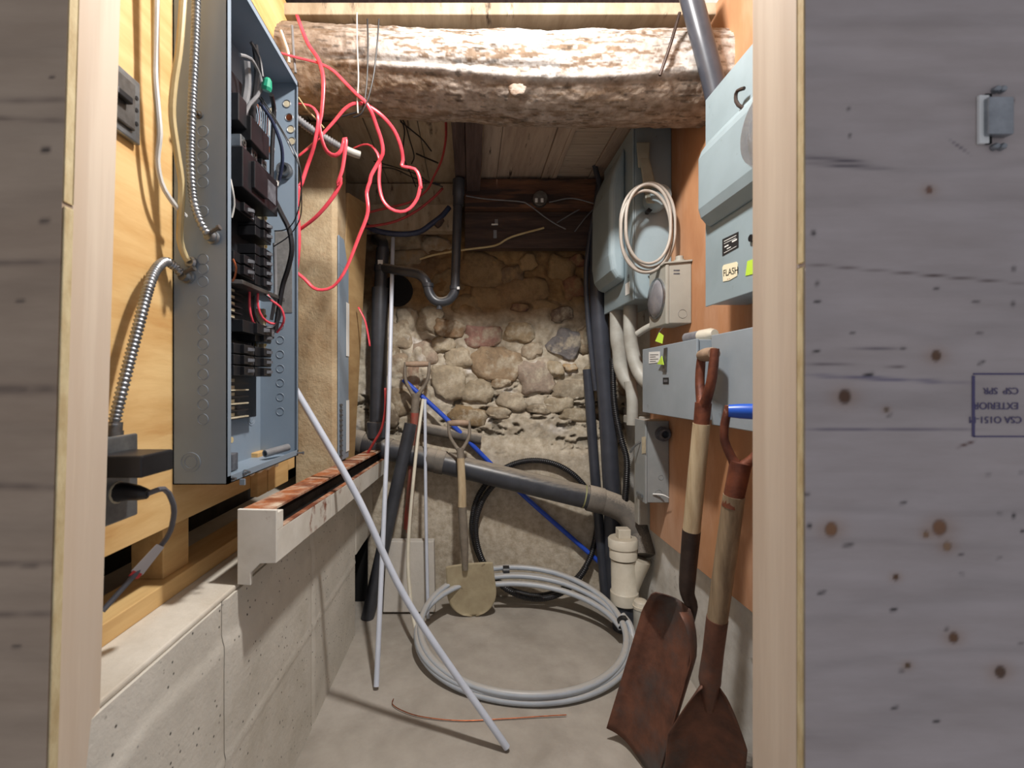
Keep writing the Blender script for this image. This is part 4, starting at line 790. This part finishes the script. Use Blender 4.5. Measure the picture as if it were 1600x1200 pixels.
tag(wire([FL(615,1092,.004), FL(613,1100,.004), FL(628,1110,.004), FL(660,1120,.004), FL(720,1126,.004), FL(790,1123,.004), FL(850,1119,.004), FL(885,1117,.004)], .0017, M_copper, None, 'copper_wire'), 'thin bare copper wire lying on the floor', 'wire')

# ================================================================== TOOLS
def d_handle(th_, G, u, d, w, h, rg, ra, m_grip, m_yoke, sock=.08, rs=.02):
    G = Vector(G); u = Vector(u).normalized(); d = Vector(d).normalized(); J = G+d*h
    MB().tube([G-u*w*.5, G-u*w*.25, G, G+u*w*.25, G+u*w*.5], [rg*.86, rg, rg*1.05, rg, rg*.86], 16).build('grip', m_grip, th_)
    b = MB()
    for s in (-1, 1):
        b.tube([G+u*s*w*.52-d*rg*.7, G+u*s*w*.53+d*h*.25, G+u*s*w*.46+d*h*.55, G+u*s*w*.2+d*h*.88, J+d*.01], [ra*.9, ra, ra, ra*1.1, rs*.8], 10)
    b.tube([J-d*.01, J+d*sock], [rs*1.05, rs], 14, smooth_path=False); b.build('yoke', m_yoke, th_); return J+d*sock
def blade(th_, A, a, w, n, L, prof, dish, m, name='blade', curl=0., pw=2.4):
    A = Vector(A); a = Vector(a).normalized(); n = Vector(n); n = (n-a*n.dot(a)).normalized(); w = a.cross(n); NU, NV = 26, 21; vs = []
    for i in range(NU):
        s = i/(NU-1); hw = prof(s)
        for j in range(NV):
            t = -1+2*j/(NV-1); up = dish*(abs(t)**pw)*(1-.3*s)+curl*max(0, .25-s)**2*8
            vs.append(A+a*(L*s)+w*(hw*t)+n*up)
    o = MB().add(vs, [tuple(int(k) for k in q_) for q_ in grid_faces(NU, NV)], True).build(name, m, th_, sharp=False)
    md = o.modifiers.new('thickness', 'SOLIDIFY'); md.thickness = .0032; md.offset = 0
    return o, w, n
# dusty round-point spade leaning on the drain
sp_ = thing('round_point_spade', 'dusty tan spade with wooden D-grip leaning on the black drain', 'shovel', FL(742,962), 'shovels')
G = P(717,661,2.29); tipp = FL(742,962,.004)
N1 = P(722,792,2.235); N2 = P(727,884,2.225)
dd = (P(720,720,2.26)-G).normalized()
J = d_handle(sp_, G, (1,0,0), dd, .098, .135, .0155, .0085, M_grip, M_dusty, .05, .018)
MB().tube([J-dd*.01, P(722,765,2.243), N1], [.019,.0205,.021], 16).build('shaft', M_ash, sp_)
MB().tube([N1, P(725,840,2.23), N2+Vector((0,0,-.02))], [.0215,.022,.014], 16).build('socket', M_dusty, sp_)
aa = (tipp-P(735,884,2.235)).normalized()
blade(sp_, P(733,880,2.235), aa, None, (0,-1,.25), (tipp-P(733,880,2.235)).length, lambda s: (.115+.012*s if s < .5 else .121*math.sqrt(max(.0, 1-((s-.5)/.502)**2.3))), .012, M_spade)
# red shafted spade behind the slab
rs_ = thing('red_spade', 'spade with worn red shaft and D-grip standing behind the concrete slab', 'shovel', P(634,905,2.39), 'shovels')
G = P(652,569,2.385); dd = (P(641,745,2.385)-P(651,628,2.385)).normalized()
d0 = Vector((0,0,-1)).lerp(dd,.6)
J = d_handle(rs_, G, (1,0,0), d0, .118, .165, .015, .009, M_grip, M_dusty, .09, .0215)
MB().tube([J, P(645,720,2.385), P(636,830,2.39)], [.0215,.0215,.021], 16).build('shaft', M_redsh, rs_)
MB().tube([P(636,826,2.39), P(633,868,2.395)], [.0215,.02], 14, smooth_path=False).build('socket', M_dusty, rs_)
blade(rs_, P(633,866,2.395), (P(629,945,2.405)-P(633,866,2.395)).normalized(), None, (0,-1,0), .262, lambda s: .085, .01, M_dusty)
# scoop shovel leaning on the grey boxes
sc_ = thing('scoop_shovel', 'big rusty scoop shovel with wooden shaft leaning between the grey boxes', 'shovel', FL(985,1180), 'shovels')
G = P(1106,554,1.265); S1 = P(1096,662,1.275); S2 = P(1080,834,1.31); S3 = P(1074,905,1.33); S4 = P(1080,948,1.345)
dd = (S1-G).normalized()
d_handle(sc_, G, (-.12,-.99,.0), dd, .085, .145, .0185, .0125, M_grip, M_rust2, .075, .0205)
MB().tube([S1, S1.lerp(S2,.5), S2], [.0225,.0235,.0235], 18).build('shaft', M_ash, sc_)
MB().tube([S2-(S2-S1).normalized()*.01, S3, P(1074,928,1.338), S4, P(1076,990,1.356)], [.0245,.0225,.020,.018,.008], 16).build('socket', M_dkst, sc_)
A = P(1080,946,1.352); Bt = FL(1000,1188,.012); aa = (Bt-A).normalized()
blade(sc_, A, aa, None, (-.95,-.30,.2), (Bt-A).length, lambda s: .05+.055*min(1, (s/.18))**.6 if s < .18 else .105+.008*s, .066, M_rust, curl=.05, pw=4.5)
# second shovel with a blue grip
s2 = thing('blue_grip_shovel', 'rusty shovel with grey wooden shaft and blue D-grip by the jamb', 'shovel', P(1088,1262,1.235), 'shovels')
G = P(1174,643,1.04); S1 = P(1147,774,1.065); S2 = P(1120,972,1.12); S3 = P(1109,1062,1.15)
dd = (S1-G).normalized()
d_handle(s2, G, (.85,-.52,0), dd, .09, .13, .017, .0095, M_bluegrip, M_rust2, .10, .0215)
MB().tube([S1, S1.lerp(S2,.5), S2], [.023,.0235,.023], 18).build('shaft', M_ash2, s2)
MB().tube([S2+(S1-S2).normalized()*.01, S2.lerp(S3,.5), S3, P(1108,1110,1.165)], [.0245,.024,.026,.010], 16).build('socket', M_rust, s2)
A = P(1107,1060,1.165); Bt = P(1090,1262,1.235); aa = (Bt-A).normalized()
blade(s2, A, aa, None, (-.25,-1,.1), (Bt-A).length, lambda s: .022+.068*min(1, s/.38)**.8 if s < .38 else .09+.006*s, .035, M_rust)
bm = stone_mesh(31, .06, .05, .05); me = bpy.data.meshes.new('loose_rock'); bm.to_mesh(me); bm.free(); me.materials.append(mat('rock_grey', (136,130,122), (110,104,98), .9, scale=20, bump=.5))
o = bpy.data.objects.new('loose_rock', me); COL.objects.link(o); o.location = (.765, 1.325, .03); tag(o, 'grey broken rock on the floor at the foot of the white wall', 'rock')

# ================================================================== RIGHT WALL EQUIPMENT
# big switch box with domed cover
sb = thing('switch_box', 'large grey steel switch box with domed cover and side lever', 'switch box', (.745, 2.04, 1.495))
MB().box((.668, 1.852, 1.497), (XR-.001, 2.245, 2.195)).build('body', M_green1, sb, .004)
MB().box((.660, 1.850, 1.492), (.668, 2.247, 2.198)).build('cover', M_green1, sb, .003)
MB().prism([(.660,1.93,2.17),(.610,1.93,2.06),(.592,1.93,1.98),(.590,1.93,1.70),(.600,1.93,1.635),(.622,1.93,1.602),(.660,1.93,1.585)], (0,.295,0)).build('dome', M_green1, sb, .022, 4)
MB().box((.6585,1.885,1.525), (.6598,1.935,1.575)).build('paper_label', M_paper, sb)
MB().lathe((.6598,1.90,1.60), (-1,0,0), [(0,.007),(.004,.006)], 8).build('cover_screw', M_steel, sb)
lv = MB().hexa([P(997,262,1.845), P(1013,262,1.845), P(1013,262,1.80), P(997,262,1.80), P(994,222,1.845), P(1016,222,1.845), P(1016,222,1.80), P(994,222,1.80)]).build('lever_base', M_lever, sb, .004)
MB().hexa([P(1009,318,1.80), P(1033,318,1.80), P(1033,318,1.765), P(1009,318,1.765), P(999,246,1.83), P(1014,246,1.83), P(1014,246,1.80), P(999,246,1.80)]).build('lever', M_lever, sb, .006)
MB().lathe(P(1022,315,1.835), (0,-1,0), [(0,.046),(.055,.046),(.07,.040),(.075,.02)], 24).build('lever_hub', M_green1, sb)
MB().lathe(P(1011,332,1.84), (0,-1,0), [(0,.010),(.03,.010)], 6).build('catch', M_black, sb)
# coil of cable hung on the lever
cc_ = thing('cable_coil', 'coil of thin grey cable hung over the switch box lever', 'cable', P(1012,428,1.76))
for k, (cx, cy, rx, ry, y) in enumerate(((1012,356,46,68,1.748),(1016,352,42,66,1.738),(1009,362,42,64,1.728),(1013,350,38,62,1.718))):
    q_ = [P(cx+rx*math.cos(a)*(.92+.08*abs(math.sin(a))), cy+ry*math.sin(a), y) for a in [2*math.pi*i/30 for i in range(31)]]
    MB().tube(q_, .0058, 9).build('cable_turn', M_coil, cc_)
# meter socket
ms = thing('meter_socket', 'grey meter socket box with round glass window below the cable coil', 'meter', (.775, 1.76, 1.37))
MB().box((.735, 1.685, 1.375), (XR-.001, 1.835, 1.602)).build('body', M_meter, ms, .003)
MB().box((.722, 1.682, 1.372), (.735, 1.838, 1.594)).build('cover', M_meter, ms, .003)
MB().hexa([(.716,1.678,1.594),(XR-.001,1.678,1.603),(XR-.001,1.842,1.603),(.716,1.842,1.594),(.716,1.678,1.600),(XR-.001,1.678,1.610),(XR-.001,1.842,1.610),(.716,1.842,1.600)]).build('rain_lip', M_meter, ms, .001)
MB().lathe((.722,1.762,1.480), (-1,0,0), [(0,.078),(.007,.078),(.007,.072)], 30).build('ring', M_steel, ms)
MB().lathe((.716,1.762,1.480), (-1,0,0), [(0,.072),(.003,.070),(.010,.055),(.013,.02)], 30).build('glass', M_lens, ms)
MB().lathe((.79,1.72,1.61), (0,0,1), [(0,.020),(.008,.020),(.008,.014),(.022,.014),(.024,.008)], 10).build('hub_nut', M_meter, ms)
ring(Vector((.785,1.6845,1.41)), (0,-1,0), .016, 'knockout', mat('meter_ring', (136,134,126), None, .5), .0011, ms)
for k, s in enumerate(('Meter', 'Socket')): pass
for k in range(2): MB().box((.752,1.6842,1.568-k*.012), (.775,1.6848,1.573-k*.012)).build('embossed_line', M_brk2, ms)
mt = thing('lime_seal_tag', 'lime seal tag on wire dangling under the meter socket', 'tag', P(1031,536,1.73))
MB().tube([(.735,1.725,1.3715)]+PP([(1029,520,1.735),(1031,526,1.735)]), .0012, 6).build('wire', M_steel, mt)
MB().prism([P(1024,533,1.73),P(1035,537,1.735),P(1037,524,1.735),P(1030,519,1.733)], (.0,.002,0)).build('tag', M_lime, mt)
# upper meter cabinet
mc = thing('meter_cabinet', 'tall grey steel meter cabinet with bulging cover and FLASH sticker', 'cabinet', (.76, 1.06, 1.38))
XC = .70
MB().box((XC, .78, 1.383), (XR-.001, 1.345, 1.985)).build('body', M_green1, mc, .003)
MB().box((XC-.004, .777, 1.378), (XC, 1.348, 1.990)).build('door', M_green1, mc, .0015)
MB().prism([(XC-.004,.80,1.862),(.668,.80,1.822),(.660,.80,1.80),(.660,.80,1.655),(.667,.80,1.63),(XC-.004,.80,1.597)], (0,.528,0)).build('bulge', M_green1, mc, .014, 4)
MB().lathe((.659,.90,1.66), (-1,0,0), [(0,.098),(.018,.098),(.018,.088)], 34).build('meter_ring', M_steel, mc)
MB().lathe((.650,.90,1.66), (-1,0,0), [(0,.086),(.05,.084),(.075,.07),(.082,.03)], 34).build('meter_glass', M_glass, mc)
MB().lathe((.652,.90,1.66), (-1,0,0), [(0,.078),(.006,.078)], 34).build('meter_dial', M_paper, mc)
def cab(px, py): p = XW(px, py, XC-.0045); return p
def cabq(name, pxs, m, d=.0008, par=mc): return MB().prism([cab(*q_) for q_ in pxs], (-d,0,0)).build(name, m, par)
np_ = cabq('name_plate', ((1129,374),(1154,362),(1154,386),(1129,400)), M_ink)
for (x0, x1, f0, f1) in ((.12,.88,.80,.84),(.15,.40,.42,.50),(.62,.92,.50,.60),(.12,.9,.10,.13),(.3,.55,.24,.30),(.12,.85,.66,.69)):
    def pt(x, f): X = 1129+25*x; yt = 374-12*x; yb_ = 400-14*x; return X, yb_+(yt-yb_)*f
    MB().prism([cab(*pt(x0,f0))+Vector((-.001,0,0)), cab(*pt(x1,f0))+Vector((-.001,0,0)), cab(*pt(x1,f1))+Vector((-.001,0,0)), cab(*pt(x0,f1))+Vector((-.001,0,0))], (-.0003,0,0)).build('plate_print', M_paper, mc)
cabq('sticker', ((1129,418),(1131,414),(1151,409),(1153,412),(1152,431),(1140,438),(1130,440)), mat('cream_sticker', (236,228,196), None, .6))
p = cab(1130.5,432)+Vector((-.0012,0,0)); d_ = cab(1152,427)+Vector((-.0012,0,0))-p
flat_text('FLASH', p, d_, (0,0,1), .0255, M_ink, 'sticker_text', mc)
p = cab(1137,438)+Vector((-.0012,0,0)); flat_text('- -', p, d_, (0,0,1), .014, M_redink, 'sticker_mark', mc)
cabq('lime_label', ((1165,431),(1182,427),(1180,404),(1168,408)), M_lime)
MB().tube([cab(1174,176)+Vector((0,.0,0)), cab(1166,164)+Vector((-.02,0,0)), cab(1163,152)+Vector((-.022,0,0)), cab(1166,142)+Vector((-.022,0,0)), cab(1174,138)+Vector((-.018,0,0))], .0045, 8).build('hook', M_dkst, mc)
MB().lathe(cab(1176,372), (-1,0,0), [(0,.009),(.006,.009)], 12).build('hole_plug', M_black, mc)
tag(MB().tube(PP([(1070,-40,1.375),(1094,50,1.38),(1106,95,1.385),(1117,140,1.39),(1124,185,1.395),(1130,260,1.40)]), .031, 18).build('black_conduit', M_poly), 'fat black conduit curving down behind the meter cabinet', 'conduit')
tag(MB().tube(PP([(1062,20,1.38),(1048,68,1.385),(1031,118,1.40)]), .0048, 8).build('iron_rod', M_dkst), 'dark iron rod hanging in front of the log beam', 'rod')
# long grey boxes
ba = thing('fuse_box', 'wide grey steel box with white label beside the scoop shovel', 'electrical box', (.76, 1.62, 1.03))
MB().box((.706, 1.408, 1.038), (XR-.001, 1.842, 1.288)).build('body', M_green2, ba, .002)
MB().box((.698, 1.404, 1.036), (.706, 1.846, 1.290)).build('cover', M_green2, ba, .002)
def fb(px, py): return XW(px, py, .6975)
def fbq(name, l, m, d=.0008): return MB().prism([fb(*q_) for q_ in l], (-d,0,0)).build(name, m, ba)
fbq('paper_label', ((1014,568),(1031,566),(1031,549),(1014,550)), M_paper)
for k in range(4): MB().prism([fb(1016,554+k*3.4)+Vector((-.001,0,0)), fb(1029-(k % 2)*4,553.6+k*3.4)+Vector((-.001,0,0)), fb(1029-(k % 2)*4,554.5+k*3.4)+Vector((-.001,0,0)), fb(1016,555+k*3.4)+Vector((-.001,0,0))], (-.0003,0,0)).build('label_line', M_brk2, ba)
fbq('hasp', ((1036,581),(1042,581),(1043,543),(1039,544)), M_steeld, .004)
MB().prism([fb(1031,569)+Vector((-.008,0,0)), fb(1041,570)+Vector((-.008,0,0)), fb(1038,556)+Vector((-.008,0,0))], (-.002,0,0)).build('lime_tag', M_lime, ba)
fbq('maker_plate', ((1036,600),(1045,600),(1045,590),(1036,590)), M_ink)
fbq('maker_plate_print', ((1037.5,597),(1043.5,597),(1043.5,593),(1037.5,593)), M_brk2, .0012)
bb = thing('trough_box', 'plain grey steel trough box behind the scoop shovel handle', 'electrical box', (.76, 1.1, 1.03))
MB().box((.706, .80, 1.034), (XR-.001, 1.315, 1.288)).build('body', M_green2, bb, .002)
MB().box((.698, .797, 1.032), (.706, 1.319, 1.291)).build('cover', M_green2, bb, .002)
ni = tag(MB().box((.745, 1.32, 1.10), (XR-.001, 1.403, 1.285)).build('box_link', M_green2, None, .002), 'short grey metal link joining the two grey boxes', 'box')
ck = thing('caulk_tube', 'small white tube lying on top of the wide grey box', 'tube', (.76, 1.52, 1.29))
MB().lathe((.748,1.60,1.309), (.12,-1,0), [(0,.004),(.02,.008),(.022,.018),(.10,.0185),(.101,.0185)], 16).build('body', M_lens, ck)
MB().lathe((.760,1.50,1.309), (.12,-1,0), [(0,.0195),(.05,.0195),(.07,.013)], 16).build('end', M_pvc, ck)
# disconnect switch
ds = thing('disconnect_switch', 'small grey safety switch with side toggle on the lower plywood', 'switch box', (.77, 1.92, .66))
MB().box((.728, 1.876, .660), (XR-.001, 1.985, .998)).build('body', M_disc, ds, .003)
MB().box((.719, 1.872, .657), (.728, 1.990, 1.000)).build('cover', M_disc, ds, .002)
def dsp(px, py): return XW(px, py, .7185)
MB().prism([dsp(1003,683),dsp(1009,682),dsp(1009,708),dsp(1003,709)], (-.001,0,0)).build('scale_label', M_stab, ds)
MB().tube([dsp(1001,690), dsp(999,697)+Vector((-.02,0,0)), dsp(995,706)+Vector((-.028,0,0))], [.004,.005,.006], 8).build('toggle', M_steel, ds)
MB().box(dsp(997,768)+Vector((-.008,0,0)), dsp(1005,778)).build('latch', M_steel, ds, .001)
ring(Vector((.775,1.8755,.70)), (0,-1,0), .014, 'knockout', mat('disc_ring', (126,130,130), None, .5), .0011, ds); ring(Vector((.785,1.8755,.765)), (0,-1,0), .010, 'knockout', mat('disc_ring', (1,1,1)), .0011, ds)
MB().lathe((.790,1.876,.945), (0,-1,0), [(0,.030),(.018,.030),(.018,.022),(.034,.022),(.034,.015),(.004,.015)], 20).build('conduit_hub', M_brk2, ds)
MB().tube([P(1020,772,1.874), P(1035,773,1.86), P(1046,778,1.82)], [.003,.003,.0008], 6).build('wire_end', M_paper, ds)
# conduits between boxes
tag(MB().tube(PP([(985,478,2.02),(985,520,2.02),(988,548,2.02),(996,576,2.0),(1006,592,1.97),(1013,598,1.95)]), .030, 18).build('grey_conduit', M_gpvc), 'grey plastic conduit elbow from the switch box into the wide grey box', 'conduit', 'grey plastic conduits')
tag(MB().tube(PP([(964,484,2.16),(965,530,2.16),(968,548,2.16),(970,572,2.16),(978,592,2.14),(988,606,2.12)]), .034, 18).build('grey_conduit', M_gpvc), 'fat grey conduit bending down beside the thick black pipe', 'conduit', 'grey plastic conduits')
tag(MB().tube(PP([(984,596,2.10),(988,625,2.09),(988,664,2.09)]), .026, 16).build('grey_conduit', M_gpvc), 'short upright grey conduit above the disconnect switch', 'conduit', 'grey plastic conduits')
tag(MB().tube(PP([(996,522,1.90),(1008,514,1.87),(1022,507,1.838)]), .014, 12).build('grey_conduit', M_gpvc), 'thin grey conduit entering the back of the meter socket', 'conduit', 'grey plastic conduits')

# ================================================================== BACK WALL SMALL THINGS
hb = thing('blue_hose', 'dark blue hose sagging below the ceiling toward a valve', 'hose', P(640,366,2.28))
MB().tube(PP([(560,340,2.28),(578,356,2.28),(600,363,2.28),(630,366,2.28),(656,362,2.29),(674,350,2.30),(690,338,2.31),(702,324,2.32)]), .0135, 12).build('hose', M_blu, hb)
MB().lathe(P(680,352,2.32), (.6,0,.6), [(0,.022),(.02,.024),(.05,.018)], 12).build('valve', M_sill2, hb)
tag(wire(PP([(728,306,2.345),(760,311,2.345),(812,315,2.345),(826,320,2.345),(850,338,2.38),(868,350,2.39),(884,358,2.395)]), .0036, M_gry, None, 'grey_wire'), 'thin grey wire stretched across the dark sill beam', 'wire', 'grey wires')
tag(wire(PP([(656,405,2.43),(680,398,2.42),(720,391,2.40),(760,386,2.40),(778,382,2.40),(800,370,2.40),(850,356,2.40)]), .0055, M_nm, None, 'beige_cable'), 'beige cable running along the top of the stone wall', 'cable')
for l, lab in (([(858,316,2.34),(893,310,2.34),(928,318,2.33)], 'short grey wire leaving the round junction box'), ([(870,348,2.40),(900,330,2.39),(930,314,2.38)], 'grey wire rising toward the switch box corner'), ([(898,362,2.40),(915,340,2.39),(932,322,2.38)], 'grey wire crossing the dark corner of the sill')):
    tag(wire(PP(l), .0034, M_gry, None, 'grey_wire'), lab, 'wire')
jb = thing('junction_box', 'round metal junction box on the reddish sill beam', 'junction box', P(843,325,2.35))
MB().lathe(P(843,313,2.359), (0,-1,0), [(0,.040),(.028,.040),(.032,.036)], 14).build('box', M_steeld, jb)
for dx in (-5, 4): MB().box(P(843+dx-2,316,2.325), P(843+dx+2,310,2.3275)).build('screw_tab', M_paper, jb)
tp = thing('pipe_strap', 'small galvanized strap screwed to the dark sill board', 'strap', P(774,372,2.405))
MB().box(P(773,352,2.404), P(778,343,2.409)).build('plate', M_steel, tp); MB().box(P(771,372,2.404), P(776,360,2.409)).build('plate', M_steel, tp); MB().box(P(768,351.5,2.403), P(778,350,2.409)).build('pin', M_paper, tp)
# lampholder that carries the bulb light (above the frame)
lh = thing('lampholder', 'white porcelain lampholder on the ceiling inside the opening', 'lamp', (BULB[0], BULB[1], 2.50))
MB().lathe((BULB[0], BULB[1], 2.564), (0,0,-1), [(0,.055),(.015,.055),(.03,.03),(.09,.026)], 20).build('base', M_por, lh)
